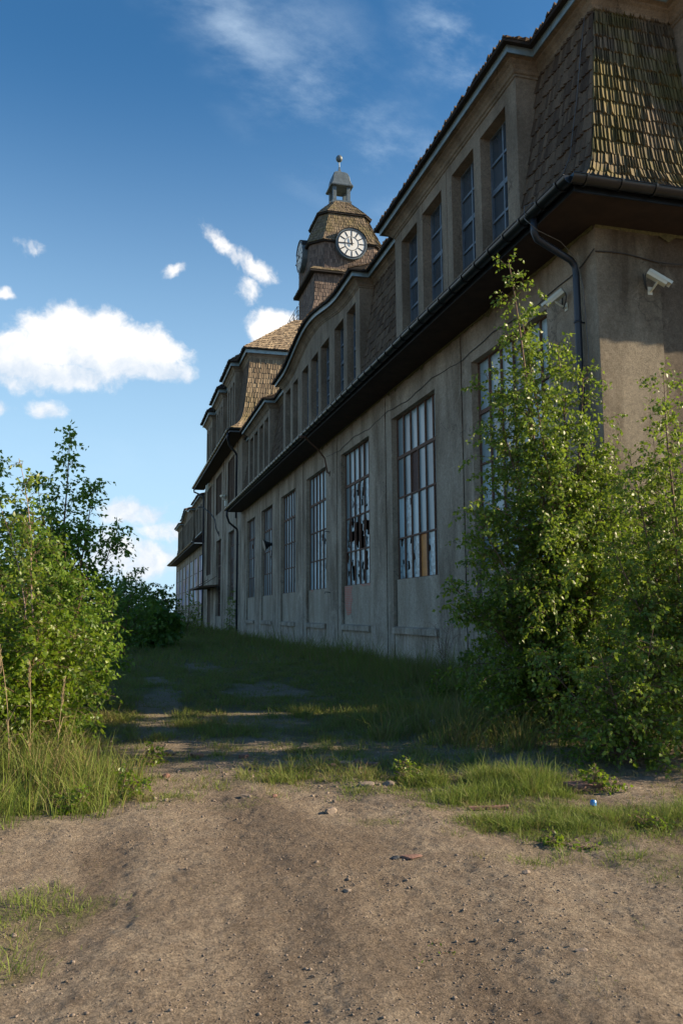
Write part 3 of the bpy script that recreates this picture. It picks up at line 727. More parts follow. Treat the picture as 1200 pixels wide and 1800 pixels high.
# ---- near wing extras: downpipes
def downpipe(parent, pts, r=.055, cl=None):
    m = MB(); m.tube(pts, r, 12)
    a, b = Vector(pts[-2]), Vector(pts[-1])
    for t in (.12, .4, .7, .95):
        c = a.lerp(b, t); m.tube([c-Vector((0, 0, .02)), c+Vector((0, 0, .02))], r+.010, 12); m.box(c.x, CX+.01, c.y-.012, c.y+.012, c.z-.012, c.z+.012)
    return m.build('downpipe', 'pipe', parent, True)
downpipe(wingN, [(6.66, 11.92, 6.66), (6.66, 11.92, 6.40), (6.72, 11.95, 6.30), (7.50, 12.20, 6.12), (7.60, 12.22, 6.02), (7.61, 12.22, 5.9), (7.61, 12.22, -1.58)], .062)
downpipe(wingN, [(6.66, 52.9, 6.68), (6.66, 53.0, 6.3), (6.9, 53.6, 5.9), (7.55, 54.6, 5.6), (7.6, 54.7, 5.4), (7.6, 54.7, -1.5)], .07)

# ================================================================== CENTRAL BLOCK
CB = thing('central_block', 'taller middle block with three dormers and a golden shingled roof flank', 'building', (CX, 66.2, G))
w = MB(); CW = 11.85                          # wall top
yc0, yc1 = 53.65, 78.25
def cb(a, b, z0, z1, x0=CX+.0, x1=CX+.4): w.box(x0, x1, a, b, z0, z1)
groups = [((57.35, 60.65), (57.45, 61.1)), ((65.05, 68.3), (64.95, 68.9)), ((71.6, 74.8), (72.3, 76.0))]
ys = yc0
for gi, (lo_, hi) in enumerate(groups):
    a, b = min(lo_[0], hi[0]), max(lo_[1], hi[1])
    cb(ys, a, G-.3, CW); ys = b
    z0 = .935 if gi == 0 else (-.26 if gi == 1 else -1.6); ztop = 5.9 if gi < 2 else 2.2
    us = 8.1 if gi < 2 else 3.4
    cb(a, lo_[0]+.001, G-.3, us, CX+.003); cb(lo_[1], b, G-.3, us, CX+.003)
    cb(lo_[0], lo_[1], G-.3, z0, CX+.05); cb(lo_[0], lo_[1], ztop, us, CX+.006)
    cb(a, hi[0], us, CW, CX+.003); cb(hi[1], b, us, CW, CX+.003); cb(hi[0], hi[1], 11.3, CW, CX+.006)
cb(ys, yc1, G-.3, CW)
for y in (55.9, 62.2, 63.6, 70.3, 71.3, 77.2): w.box(CX-.05, CX+.005, y, y+.55, G-.3, CW-.01)
w.box(CX-.012, CX+.004, 62.9, 63.4, G-.3, CW-.01)
w.box(CX+.4, XB, yc0, yc0+.35, WT, CW); w.box(CX+.401, XB, yc1-.35, yc1, G-.3, CW); w.box(XB-.4, XB, yc0+.36, yc1-.36, G-.3, CW)
w.build('wall', 'wall', CB)
d = MB(); d.box(CX+2.5, CX+2.6, yc0+.4, yc1-.4, G, CW-.1); d.build('partition', 'dark', CB)
window_unit(CB, 57.35, 60.65, .935, 5.9, 6, 5, CX+.25, 'rust', bar=.05, glass='hallglass', thick_first=4, broken={(1, 1): .8, (2, 2): .5, (3, 0): .9, (4, 1): .4, (1, 3): .3}, seed=71)
window_unit(CB, 65.05, 68.3, -.26, 5.9, 4, 6, CX+.25, 'rust', bar=.05, glass='darkglass', thick_first=4, seed=72)
for gi, (a, b) in enumerate([(57.45, 61.1), (64.95, 68.9), (72.3, 76.0)]):
    f = MB(); n = 5; zb = 8.1
    steps = [8.1]*4 if gi < 2 else [3.4, 4.2, 5.4, 6.6]
    for i in range(n+1): y = a+(b-a)*i/n; f.box(CX+.06, CX+.34, max(a, y-.13), min(b, y+.13), (8.1 if gi < 2 else 3.4), 11.3)
    fo = f.build('slatted_window', 'brownwood', CB); g = MB(); g.add([(CX+.3, a, (8.1 if gi < 2 else 3.4)), (CX+.3, b, (8.1 if gi < 2 else 3.4)), (CX+.3, b, 11.3), (CX+.3, a, 11.3)], [(0, 1, 2, 3)]); g.build('glass', 'darkglass', fo)
f = MB(); f.box(CX+.1, CX+.16, 71.6, 74.8, -1.6, 2.2); f.box(CX+.05, CX+.12, 71.6, 71.75, -1.6, 2.2); f.box(CX+.05, CX+.12, 74.65, 74.8, -1.6, 2.2); f.box(CX+.04, CX+.11, 73.1, 73.3, -1.6, 2.19)
do = f.build('door', 'brownwood', CB); h = MB(); h.tube([(CX+.03, 73.0, -.5), (CX+.03, 73.0, -.3)], .02, 6); h.build('handle', 'iron', do)
# mansard profile of the block
PC = [(-.95, 12.10), (-.62, 12.30), (-.25, 12.65), (-.02, 13.1), (.12, 13.7), (.25, 14.7), (.4, 15.8), (.5, 16.8), (.58, 17.75)]
def ssc(z):
    for (a, za), (b, zb) in zip(PC[:-1], PC[1:]):
        if za <= z <= zb: return a+(b-a)*(z-za)/(zb-za)
    return PC[-1][0]
fy = lambda y, P=PC: [(CX+a, y, z) for a, z in P]
hipN = [(CX+a, yc0+a, z) for a, z in PC]; hipF = [(CX+a, yc1-a, z) for a, z in PC]
ed = [(57.55, 61.95), (64.85, 69.4), (72.6, 77.3)]
m = MB(); lowc = [p for p in PC if p[1] < 13.2]
for a, b in ed: shingles(m, fy(b, lowc), fy(a, lowc), .3, .16, .02, (-1, 0, .5))
prev = None
for (lo_, hi) in ((hipN, ed[0][0]), (ed[0][1], ed[1][0]), (ed[1][1], ed[2][0]), (ed[2][1], hipF)):
    Rr = lo_ if isinstance(lo_, list) else fy(lo_); Ll = hi if isinstance(hi, list) else fy(hi)
    shingles(m, Ll, Rr, .36, .16, .02, (-1, 0, .4))
m.build('mansard_roof', ['shingle', 'under'], CB)
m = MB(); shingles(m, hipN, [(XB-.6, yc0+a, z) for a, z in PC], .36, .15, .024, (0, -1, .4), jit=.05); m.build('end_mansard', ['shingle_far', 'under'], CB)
# upper part: cornice, roof hips up to the balcony deck
path = [(CX+.58, yc1-.58)]
for a, b in ed[::-1]: path += [(CX+.58, b), (CX, b), (CX, a), (CX+.58, a)]
path += [(CX+.58, yc0+.58), (XB-.6, yc0+.58)]
m = MB(); sweep(m, path, [(-o, z) for o, z in [(-.05, 17.30), (.05, 17.36), (.12, 17.5), (.24, 17.6), (.24, 17.66), (.34, 17.68)]], lambda i: 0); m.build('cornice', 'dormer', CB)
m = MB(); sweep(m, path, [(-o, z) for o, z in [(.35, 17.64), (.38, 17.64), (.39, 17.92), (.3, 17.92)]], lambda i: 0); m.build('roof_fascia', 'zinc', CB)
m = MB(); e = sweep(m, path, [(-o, z) for o, z in [(.37, 17.90), (.55, 17.88), (.58, 17.93)]], lambda i: 0, mi=1)
DX0, DX1, DY0, DY1, DZ = 12.4, 23.2, 58.6, 73.0, 22.0
edge = [r_[-1] for r_ in e]
def deck(q): return (min(max(q[0]+4.6, DX0), DX1) if q[0] > 9 else DX0, min(max(q[1], DY0), DY1), DZ)
for a, b in zip(edge[:-1], edge[1:]):
    ta, tb = deck(a), deck(b)
    if abs(b[1]-a[1]) < .01 and b[0] > 15: continue
    m.add([a, b, tb, ta], [(0, 1, 2, 3)], 1)
    if a[1] > yc0+1: shingles(m, [b, lerp(b, tb, .15)], [a, lerp(a, ta, .15)], .35, .16, .035, (0, 0, 1), under=False)
m.build('upper_roof', ['shingle', 'under'], CB)
m = MB(); a, b = edge[-2], edge[-1]
shingles(m, [a, (DX0, DY0, DZ)], [b, (DX1, DY0, DZ)], .36, .15, .04, (0, -1, 1), jit=.05)
m.add([(DX0, DY0, DZ), (DX1, DY0, DZ), (DX1, DY1, DZ), (DX0, DY1, DZ)], [(0, 1, 2, 3)], 1)
m.add([b, (XB-.2, yc1, 17.9), (DX1, DY1, DZ), (DX1, DY0, DZ)], [(0, 1, 2, 3)], 1)
m.add([(XB-.3, yc0+.5, 11.8), (XB-.3, yc1, 11.8), (XB-.2, yc1, 17.9), b], [(0, 1, 2, 3)], 1)
m.build('hip_roof', ['shingle_far', 'under'], CB)
for (a, b) in ed:
    c = (a+b)/2; ww = (b-a)
    wn_ = [(a+.45+i*(ww-.9+.5)/3, a+.45+i*(ww-.9+.5)/3+(ww-.9+.5)/3-.5) for i in range(3)]
    dormer(CB, a, b, wn_, lambda y: y, lambda y: 0, [], top=17.5, z0=13.1, wz=(13.3, 16.75), sdepth=ssc, ctop=17.6)
s = MB(); gx = CX-1.0; gy = yc0-1.0
s.add([(CX+.01, yc1, CW-.02), (CX+.01, yc0+.01, CW-.02), (XB, yc0+.01, CW-.02), (XB, gy, CW-.02), (gx, gy, CW-.02), (gx, yc1+1.0, CW-.02), (CX, yc1+1, CW-.02)], [(0, 1, 4, 5), (1, 2, 3, 4), (0, 5, 6)])
s.build('soffit', 'soffit', CB)
s = MB(); s.box(gx-.02, gx+.01, gy, yc1+1.0, CW-.06, CW+.2); s.box(gx+.011, XB, gy-.02, gy+.01, CW-.06, CW+.2); s.build('eave_fascia', 'gutter', CB)
gutter_run(CB, (gx-.08, yc1+1.0, CW+.15), (gx-.08, gy-.05, CW+.15), .1, 1.0); gutter_run(CB, (gx-.08, gy-.09, CW+.15), (XB, gy-.09, CW+.15), .1, 1.0)
m = MB(); m.tube([(6.72, 53.3, 11.9), (6.72, 53.4, 11.5), (6.9, 54.0, 11.2), (7.5, 55.2, 10.9), (7.58, 55.3, 10.7), (7.58, 55.3, 6.4)], .075, 10); m.build('downpipe', 'pipe', CB, True)
m = MB(); m.tube([(6.72, 78.6, 11.9), (6.72, 78.4, 11.5), (7.5, 77.9, 11.1), (7.58, 77.85, 10.9), (7.58, 77.85, -1.6)], .075, 10); m.build('downpipe', 'pipe', CB, True)
m = MB()
for y in np.arange(DY0, DY1+.01, 1.44):
    m.tube([(DX0+.15, y, DZ), (DX0+.15, y, DZ+1.1)], .03, 5); m.box(DX0+.12, DX0+.18, y-.05, y+.05, DZ+.3, DZ+.75)
for x in np.arange(DX0+.15, DX1, 1.44): m.tube([(x, DY0+.1, DZ), (x, DY0+.1, DZ+1.1)], .025, 5)
for z in (.15, .45, .8, 1.1):
    m.tube([(DX0+.15, DY0+.1, DZ+z), (DX0+.15, DY1, DZ+z)], .022, 5); m.tube([(DX0+.15, DY0+.1, DZ+z), (DX1, DY0+.1, DZ+z)], .022, 5)
m.build('balcony_railing', 'iron', CB)

# ================================================================== CLOCK TOWER
TX, TY = 17.8, 65.6
CT = thing('clock_tower', 'shingled clock tower with two white clock faces, open lantern and ball finial', 'clock tower', (TX, TY, G+.0))
def octa(hw, hf):      # half width, half flat
    return [(-hf, -hw), (hf, -hw), (hw, -hf), (hw, hf), (hf, hw), (-hf, hw), (-hw, hf), (-hw, -hf)]
def ring_shingles(mb, levels, course, width, thick, closedskip=()):
    """levels: list of (z, hw, hf)"""
    for k in range(8):
        L, Rr = [], []
        for z, hw, hf in levels:
            o = octa(hw, hf); p, q = o[k], o[(k+1) % 8]; L.append((TX+p[0], TY+p[1], z)); Rr.append((TX+q[0], TY+q[1], z))
        if max(math.dist(a, b) for a, b in zip(L, Rr)) < .05: continue
        mid = lerp(L[0], Rr[0], .5); out = (mid[0]-TX, mid[1]-TY, 1.2 if levels[-1][1] < levels[0][1]-.05 else .05)
        shingles(mb, L, Rr, course, width, thick, out, jit=.02)
m = MB(); ring_shingles(m, [(21.5, 4.7, 4.69), (22.6, 4.1, 4.09), (24.2, 3.3, 3.29), (25.4, 2.98, 2.97)], .34, .17, .022)
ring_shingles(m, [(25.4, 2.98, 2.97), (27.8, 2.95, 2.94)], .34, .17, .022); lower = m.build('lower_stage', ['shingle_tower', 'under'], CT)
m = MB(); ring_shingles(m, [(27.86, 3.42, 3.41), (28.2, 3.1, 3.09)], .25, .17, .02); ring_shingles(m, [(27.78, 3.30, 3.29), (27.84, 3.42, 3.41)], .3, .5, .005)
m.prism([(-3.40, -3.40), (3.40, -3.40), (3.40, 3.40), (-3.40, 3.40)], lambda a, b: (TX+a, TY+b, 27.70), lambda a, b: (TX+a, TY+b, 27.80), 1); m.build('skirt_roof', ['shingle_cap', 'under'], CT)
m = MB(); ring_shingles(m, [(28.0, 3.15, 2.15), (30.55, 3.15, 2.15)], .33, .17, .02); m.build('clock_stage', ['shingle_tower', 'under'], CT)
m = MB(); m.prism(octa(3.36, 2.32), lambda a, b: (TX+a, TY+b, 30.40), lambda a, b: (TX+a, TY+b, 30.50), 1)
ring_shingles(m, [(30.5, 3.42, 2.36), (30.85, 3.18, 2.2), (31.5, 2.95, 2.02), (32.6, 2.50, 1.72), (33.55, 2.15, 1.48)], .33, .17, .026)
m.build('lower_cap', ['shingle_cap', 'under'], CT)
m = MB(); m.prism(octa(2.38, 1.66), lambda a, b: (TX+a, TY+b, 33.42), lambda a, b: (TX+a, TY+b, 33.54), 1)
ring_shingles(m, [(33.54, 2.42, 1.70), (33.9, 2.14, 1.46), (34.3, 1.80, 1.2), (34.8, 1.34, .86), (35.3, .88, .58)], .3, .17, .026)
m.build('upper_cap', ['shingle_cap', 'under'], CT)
m = MB(); hh = .62
for sx in (-1, 1):
    for sy in (-1, 1): m.box(TX+sx*hh-.15, TX+sx*hh+.15, TY+sy*hh-.15, TY+sy*hh+.15, 35.1, 37.0)
m.box(TX-.86, TX+.86, TY-.86, TY+.86, 34.95, 35.45); m.build('lantern_posts', 'darkzinc', CT)
m = MB(); secs = [(36.78, 1.0), (36.86, 1.03), (37.1, .88), (37.4, .80), (37.8, .74), (38.12, .62), (38.32, .42), (38.42, .22), (38.50, .14), (38.7, .10), (38.98, .045)]
vs = []
for z, h_ in secs: vs += [(TX-h_, TY-h_*.92, z), (TX-h_*.92, TY-h_, z), (TX+h_*.92, TY-h_, z), (TX+h_, TY-h_*.92, z), (TX+h_, TY+h_*.92, z), (TX+h_*.92, TY+h_, z), (TX-h_*.92, TY+h_, z), (TX-h_, TY+h_*.92, z)]
m.add(vs, [(i*8+k, i*8+(k+1) % 8, (i+1)*8+(k+1) % 8, (i+1)*8+k) for i in range(len(secs)-1) for k in range(8)]); m.add(vs[:8], [tuple(range(8))[::-1]])
m.build('lantern_roof', 'darkzinc', CT)
m = MB(); m.tube([(TX, TY, 38.9), (TX, TY, 39.5)], [.05, .035], 8); m.build('finial_rod', 'zinc', CT)
m = MB(); vs = []; nn = 14
for i in range(nn+1):
    for k in range(20): t = math.pi*i/nn; vs.append((TX+.30*math.sin(t)*math.cos(k*math.pi/10), TY+.30*math.sin(t)*math.sin(k*math.pi/10), 39.75+.32*math.cos(t)))
m.add(vs, [(i*20+k, i*20+(k+1) % 20, (i+1)*20+(k+1) % 20, (i+1)*20+k) for i in range(nn) for k in range(20)]); m.build('finial_ball', 'darkzinc', CT, True)
def clock(cx, cy, cz, T, O):
    """T: horizontal unit vector to the reader's right, O: outward unit vector"""
    T, O, Z = Vector(T), Vector(O), Vector((0, 0, 1)); C_ = Vector((cx, cy, cz))
    P = lambda u, v, d: tuple(C_+T*u+Z*v+O*d)
    def disc(mb, r0, r1, d0, d1, n=64, mi=0):
        vs = []; 
        for i in range(n):
            t = 2*math.pi*i/n; c, s = math.cos(t), math.sin(t); vs += [P(r0*c, r0*s, d1), P(r1*c, r1*s, d1), P(r1*c, r1*s, d0), P(r0*c, r0*s, d0)]
        fs = []
        for i in range(n):
            a, b = i*4, ((i+1) % n)*4
            for q in range(4): fs.append((a+q, b+q, b+(q+1) % 4, a+(q+1) % 4))
        mb.add(vs, fs, mi)
    h = MB(); disc(h, 1.20, 1.33, -.35, .07); disc(h, .01, 1.32, -.1, .04)
    c = h.build('clock_housing', 'darkzinc', CT)
    f = MB(); disc(f, .001, 1.15, .05, .07); f.build('clock_face', 'white', c)
    k = MB(); disc(k, 1.13, 1.215, .05, .10); disc(k, .565, .61, .07, .085)
    for i in range(12):
        t = math.pi*i/6; c1, s1 = math.sin(t), math.cos(t); u, v = (c1, s1), (s1, -c1)
        wd_ = .045
        k.add([P(u[0]*r+v[0]*w_, u[1]*r+v[1]*w_, d) for d in (.066, .086) for r, w_ in ((.66, -wd_), (1.10, -wd_), (1.10, wd_), (.66, wd_))], [(0, 1, 2, 3), (7, 6, 5, 4), (0, 4, 5, 1), (1, 5, 6, 2), (2, 6, 7, 3), (3, 7, 4, 0)])
    k.build('dial_marks', 'black', c)
    for nm, ang, ln, w_, d0 in (('minute_hand', 270, 1.08, .035, .10), ('hour_hand', 352, .56, .075, .125)):
        t = R_(ang); u = (math.sin(t), math.cos(t)); v = (u[1], -u[0]); hm = MB()
        out = [(-.2, -w_*.6), (-.2, w_*.6), (ln*.7, w_), (ln, .01), (ln, -.01), (ln*.7, -w_)]
        hm.prism(out, lambda a, b: P(u[0]*a+v[0]*b, u[1]*a+v[1]*b, d0), lambda a, b: P(u[0]*a+v[0]*b, u[1]*a+v[1]*b, d0+.02)); disc(hm, .001, .09, .08, d0+.03, 20); hm.build(nm, 'black', c)
clock(TX+.05, TY-3.50, 30.28, (1, 0, 0), (0, -1, 0)); clock(TX-3.50, TY, 30.28, (0, -1, 0), (-1, 0, 0))
# little arched hoods over the clocks
m = MB()
for (cx_, cy_, T, O) in ((TX+.05, TY-3.5, (1, 0), (0, -1)), (TX-3.5, TY, (0, -1), (-1, 0))):
    vs = []; n = 24
    for i in range(n+1):
        t = R_(25+130*i/n)
        for (rr_, d_) in ((1.335, -.8), (1.335, .10), (1.40, .12), (1.42, -.8)):
            u_, v_ = rr_*math.cos(t), rr_*math.sin(t); vs.append((cx_+T[0]*u_+O[0]*d_, cy_+T[1]*u_+O[1]*d_, 30.28+v_))
    m.add(vs, [(i*4+q, i*4+(q+1) % 4, (i+1)*4+(q+1) % 4, (i+1)*4+q) for i in range(n) for q in range(4)])
m.build('clock_hood', 'under', CT)
m = MB(); m.box(TX-3.02, TX-2.9, TY-1.4, TY-.7, 22.2, 24.6); m.build('balcony_door', 'dark', CT)

# ================================================================== THINGS ON THE WALLS
def cctv(label, mount, outv, aim, group):
    O = Vector(outv).normalized(); mt = Vector(mount); A = Vector(aim).normalized()
    t = thing('security_camera', label, 'security camera', mount, group)
    T = O.cross(Vector((0, 0, 1))).normalized(); Z = Vector((0, 0, 1))
    def P(o, u, v): return tuple(mt+O*o+T*u+Z*v)
    m = MB(); m.add([P(d, u, v) for d in (-.02, .012) for u, v in ((-.045, -.07), (.045, -.07), (.045, .07), (-.045, .07))], [(4, 5, 6, 7), (0, 1, 5, 4), (1, 2, 6, 5), (2, 3, 7, 6), (3, 0, 4, 7)])
    m.build('mount_plate', 'camshell', t)
    bc = mt+O*.24+Z*.13
    m = MB(); m.tube([P(.0, 0, -.02), tuple(mt+O*.12+Z*.02), tuple(bc-Z*.045)], [.022, .02, .022], 8); m.build('arm', 'camshell', t)
    R1 = A.cross(Z).normalized(); U1 = R1.cross(A).normalized()
    def Q(a, r, u): return tuple(bc+A*a+R1*r+U1*u)
    m = MB(); prof = [(-.062, -.05), (.062, -.05), (.075, -.01), (.066, .04), (.04, .062), (-.04, .062), (-.066, .04), (-.075, -.01)]
    m.prism(prof, lambda r, u: Q(-.21, r, u), lambda r, u: Q(.17, r, u)); body = m.build('housing', 'camshell', t)
    m = MB(); hood = [(-.082, .0), (-.072, .05), (-.044, .074), (.044, .074), (.072, .05), (.082, .0), (.077, .0), (.068, .046), (.042, .068), (-.042, .068), (-.068, .046), (-.077, .0)]
    m.prism(hood, lambda r, u: Q(-.20, r, u), lambda r, u: Q(.24, r, u)); m.build('sun_shield', 'camshell', t)
    m = MB(); m.prism([(r*.8, u*.8) for r, u in prof], lambda r, u: Q(.165, r, u), lambda r, u: Q(.178, r, u)); m.prism([(r*.9, u*.9) for r, u in prof], lambda r, u: Q(-.216, r, u), lambda r, u: Q(-.205, r, u)); m.build('lens_window', 'camdark', t)
    m = MB(); p0 = Vector(Q(-.21, 0, -.02)); p3 = mt+T*.02+Z*.12; cps = [p0, p0-A*.07-Z*.08, p0-A*.03-Z*.24, mt+O*.08-Z*.16+T*.05, mt+O*.02+T*.1-Z*.02, mt+O*.01+T*.12+Z*.3]
    pts = []
    for i in range(25):
        q = cps[:]; tt = i/24
        while len(q) > 1: q = [a.lerp(b, tt) for a, b in zip(q[:-1], q[1:])]
        pts.append(q[0])
    m.tube(pts, .011, 6); m.build('cable', 'cable', t, True)
    return t
cctv('cream security camera on the sunlit end wall, aimed to the right', (8.78, 11.80, 5.52), (0, -1, 0), (.86, -.30, -.62), 'security cameras at the near corner')
cctv('cream security camera beside the downpipe at the top of the birch', (7.74, 12.79, 5.50), (-1, 0, 0), (-.55, .62, -.48), 'security cameras at the near corner')
# lightning wire, gutter to ground at the corner
m = MB(); pts = [(8.1, 12.35, 11.0), (7.95, 12.3, 10.2), (7.86, 12.35, 9.3), (7.7, 12.4, 8.2), (7.3, 12.1, 7.5), (6.9, 11.9, 7.05), (6.5, 11.95, 6.85), (6.48, 11.9, 6.6), (6.62, 11.75, 6.35), (7.2, 12.0, 6.33), (7.55, 12.1, 6.1), (7.64, 12.06, 5.6), (7.68, 12.05, 4.5), (7.67, 12.05, 2), (7.68, 12.06, -1.5)]
m.tube(pts, .008, 6); single(m, 'lightning_wire', 'wire', 'thin grey lightning conductor wire hanging over the near corner gutter', 'wire', smooth=True)
m = MB(); pts = [(CX-.02, y, 5.98+.05*math.sin(y*1.7)-.02*math.sin(y*5.1)+(.14 if y < 12 else 0)) for y in np.arange(11.8, 31, .4)]
m.tube(pts, .009, 5); pts2 = [(x, Y0-.03, 6.13-.04*(x-CX)+.03*math.sin(x*4)) for x in np.arange(CX-.02, 13, .3)]; m.tube(pts2, .011, 5)
single(m, 'wall_cable', 'cable', 'dark cable strung along the wall under the eaves and round the corner', 'cable', smooth=True)
m = MB(); pts = [(CX-.01, 30.15, 5.30), (CX-.12, 30.1, 5.34), (CX-.2, 30.0, 5.6), (CX-.28, 29.9, 5.85), (CX-.6, 29.6, 6.1), (CX-1.0, 29.3, 6.32), (CX-1.25, 29.0, 6.45), (CX-1.45, 28.9, 6.42)]
m.tube(pts, [.03]*6+[.04, .05], 8); m.box(CX-.03, CX+.01, 30.07, 30.23, 5.2, 5.4); single(m, 'lamp_bracket', 'rust', 'rusty curved lamp bracket reaching up past the gutter, lamp missing', 'bracket', smooth=False)
m = MB(); m.tube([(CX-.01, 66.5, 6.3), (CX-.25, 66.6, 6.9), (CX-.3, 66.9, 7.6), (CX-.6, 67.6, 8.2), (CX-1.1, 68.6, 8.8), (CX-1.5, 69.0, 8.85)], .05, 8)
m.box(CX-.04, CX+.01, 66.4, 66.6, 6.2, 6.6); single(m, 'lamp_bracket', 'iron', 'grey curved lamp bracket high on the wall of the middle block', 'bracket')
m = MB(); m.tube([(CX, 70.6, 11.0), (CX-.5, 70.4, 11.1), (CX-.6, 70.4, 10.95)], .04, 6); m.box(CX-.72, CX-.5, 70.25, 70.5, 10.55, 10.95); m.tube([(CX-.61, 70.38, 10.55), (CX-.61, 70.38, 10.42), (CX-.61, 70.38, 10.35)], [.12, .10, .03], 10)
single(m, 'dome_camera', 'camshell', 'small pale dome camera hanging from an arm below the high gutter', 'camera')
m = MB(); m.tube([(CX, 61.6, 8.5), (CX-.3, 61.7, 8.55), (CX-.3, 61.7, 8.75)], .03, 6); m.prism([(-.1, 0), (.1, 0), (.16, .12), (-.16, .12)], lambda a, b: (CX-.3+a, 61.3, 8.75+b), lambda a, b: (CX-.3+a, 62.4, 8.82+b)); m.box(CX-.2, CX, 61.2, 61.5, 8.0, 8.4)
single(m, 'flood_lamp', 'camshell', 'small pale floodlight above a grey box between upper windows', 'lamp')
m = MB(); vs = [(CX-.02, 64.2, 2.30), (CX-.02, 74.2, 2.30), (CX-1.55, 74.2, 2.12), (CX-1.55, 64.2, 2.12)]; m.prism([(64.2, 0), (74.2, 0)][:0] or [(0, 0), (1.6, -.12), (1.6, .02), (0, .16)], lambda a, b: (CX-a, 66.4, 2.14+b), lambda a, b: (CX-a, 75.4, 2.14+b))
for y in (67.5, 74.2): m.tube([(CX-1.3, y, 2.2), (CX-.02, y, 3.0)], .025, 6)
single(m, 'door_canopy', 'brownwood', 'flat rusty brown canopy over the entrance of the middle block', 'canopy')
m = MB(); vs = []; seg = 14
m.tube([(CX+.2, 42.7, 3.62), (CX-.05, 42.7, 3.6), (CX-.2, 42.7, 3.58), (CX-.36, 42.7, 3.55), (CX-.40, 42.7, 3.54)], [.06, .09, .17, .30, .31], seg); m.box(CX-.02, CX+.1, 42.6, 42.8, 3.0, 3.25); m.tube([(CX+.04, 42.7, 3.2), (CX+.04, 42.7, 3.6), (CX+.04, 42.7, 4.0)], .02, 6)
single(m, 'horn_speaker', 'black', 'black horn loudspeaker poking out of a hall window', 'loudspeaker')
for i, (y, z) in enumerate(((30.2, 3.05), (30.2, .75))):
    m = MB(); m.tube([(CX+.01, y, z), (CX-.22, y-.05, z+.02), (CX-.22, y-.05, z-.05)], .014, 6); single(m, 'wall_hook', 'iron', ('upper' if i == 0 else 'lower')+' black iron hook on the pier below the rusty lamp bracket', 'hook', 'iron hooks on the pier')
# ================================================================== GROUND
def vnoise(x, y, seed=0):
    xi, yi = np.floor(x).astype(np.int64), np.floor(y).astype(np.int64); fx, fy = x-xi, y-yi
    fx = fx*fx*(3-2*fx); fy = fy*fy*(3-2*fy)
    def h(a, b):
        n = (a*374761393+b*668265263+seed*1442695041) & 0xffffffff; n = ((n ^ (n >> 13))*1274126177) & 0xffffffff
        return ((n ^ (n >> 16)) & 0xffff)/65535.
    return (h(xi, yi)*(1-fx)+h(xi+1, yi)*fx)*(1-fy)+(h(xi, yi+1)*(1-fx)+h(xi+1, yi+1)*fx)*fy
def fbm(x, y, sc, oct=4, seed=0, gain=.5):
    s = 0; a = 1; t = 0
    for o in range(oct): s = s+a*vnoise(x*sc*2**o+17.3*o, y*sc*2**o-9.1*o, seed+o); t += a; a *= gain
    return s/t
def sstep(a, b, x): t = np.clip((x-a)/(b-a), 0, 1); return t*t*(3-2*t)
def ell(x, y, cx, cy, rx, ry, rot=0):
    c, s = math.cos(rot), math.sin(rot); u = ((x-cx)*c+(y-cy)*s)/rx; v = (-(x-cx)*s+(y-cy)*c)/ry
    return np.sqrt(u*u+v*v)
def turf(x, y):
    """0 bare soil .. 1 grass"""
    n = fbm(x, y, .9, 4, 3); n2 = fbm(x, y, 3.0, 3, 8)
    base = sstep(7.6, 10.5, y+1.6*(n-.5)*2-.25*np.clip(x-2.2, 0, 2)*0)
    base *= .55+.45*sstep(9.5, 13, y)
    # tufts on the right under the shrubs
    r1 = 1-sstep(.75, 1.15, ell(x, y, 3.35, 7.0, .95, .75, -.3)+(n2-.5)*.7); r2_ = 1-sstep(.7, 1.1, ell(x, y, 3.9, 5.75, 1.15, .42, -.1)+(n2-.5)*.9)
    r3 = (1-sstep(.5, 1.1, ell(x, y, 3.1, 5.1, .9, .35, -.2)+(n2-.5)*1.2))*.35; r4 = (1-sstep(.6, 1.1, ell(x, y, 3.35, 4.75, .5, .6, .6)+(n2-.5)*1.2))*.6
    l1 = 1-sstep(.7, 1.1, ell(x, y, -.85, 8.1, 1.05, 1.3, .1)+(n2-.5)*.5); l2 = 1-sstep(.65, 1.05, ell(x, y, -.42, 4.95, .46, .42, 0)+(n2-.5)*.9)
    l3 = (1-sstep(.5, 1.1, ell(x, y, -.5, 4.2, .22, .35, 0)+(n2-.5)*.9))*.6
    md = (1-sstep(.4, 1.1, ell(x, y, 2.6, 8.3, 1.6, .8, 0)+(n2-.5)*1.6))*.75
    sm = np.maximum.reduce([(1-sstep(.4, 1.2, ell(x, y, cx, cy, r, r*.6)+(n2-.5)))*w_ for cx, cy, r, w_ in ((1.94, 6.2, .16, .8), (2.55, 6.5, .22, .6), (1.0, 7.1, .3, .35), (2.3, 7.2, .35, .6), (.35, 7.6, .35, .5), (1.35, 7.9, .5, .5))])
    # worn places in the grass
    t = np.maximum.reduce([base, r1, r2_, r3, r4, l1, l2, l3, md, sm])
    worn = np.maximum.reduce([1-sstep(.6, 1.2, ell(x, y, cx, cy, rx, ry, ro)+(n2-.5)*1.1) for cx, cy, rx, ry, ro in
        ((3.1, 17.2, .9, 1.9, 0), (.75, 15.2, .45, 3.6, -.06), (.55, 12.3, .38, 1.4, 0), (2.1, 12.6, .9, 1.1, .3), (1.3, 10.2, 1.3, .8, 0), (2.4, 25, .7, 2.4, .1), (.9, 20.5, .35, 1.6, 0), (4.0, 7.9, .9, .35, 0), (4.6, 6.55, .7, .35, 0))])
    return np.clip(t*(1-.80*worn)*np.clip(.35+1.3*fbm(x, y, 1.3, 4, 21), .3, 1.3), 0, 1)
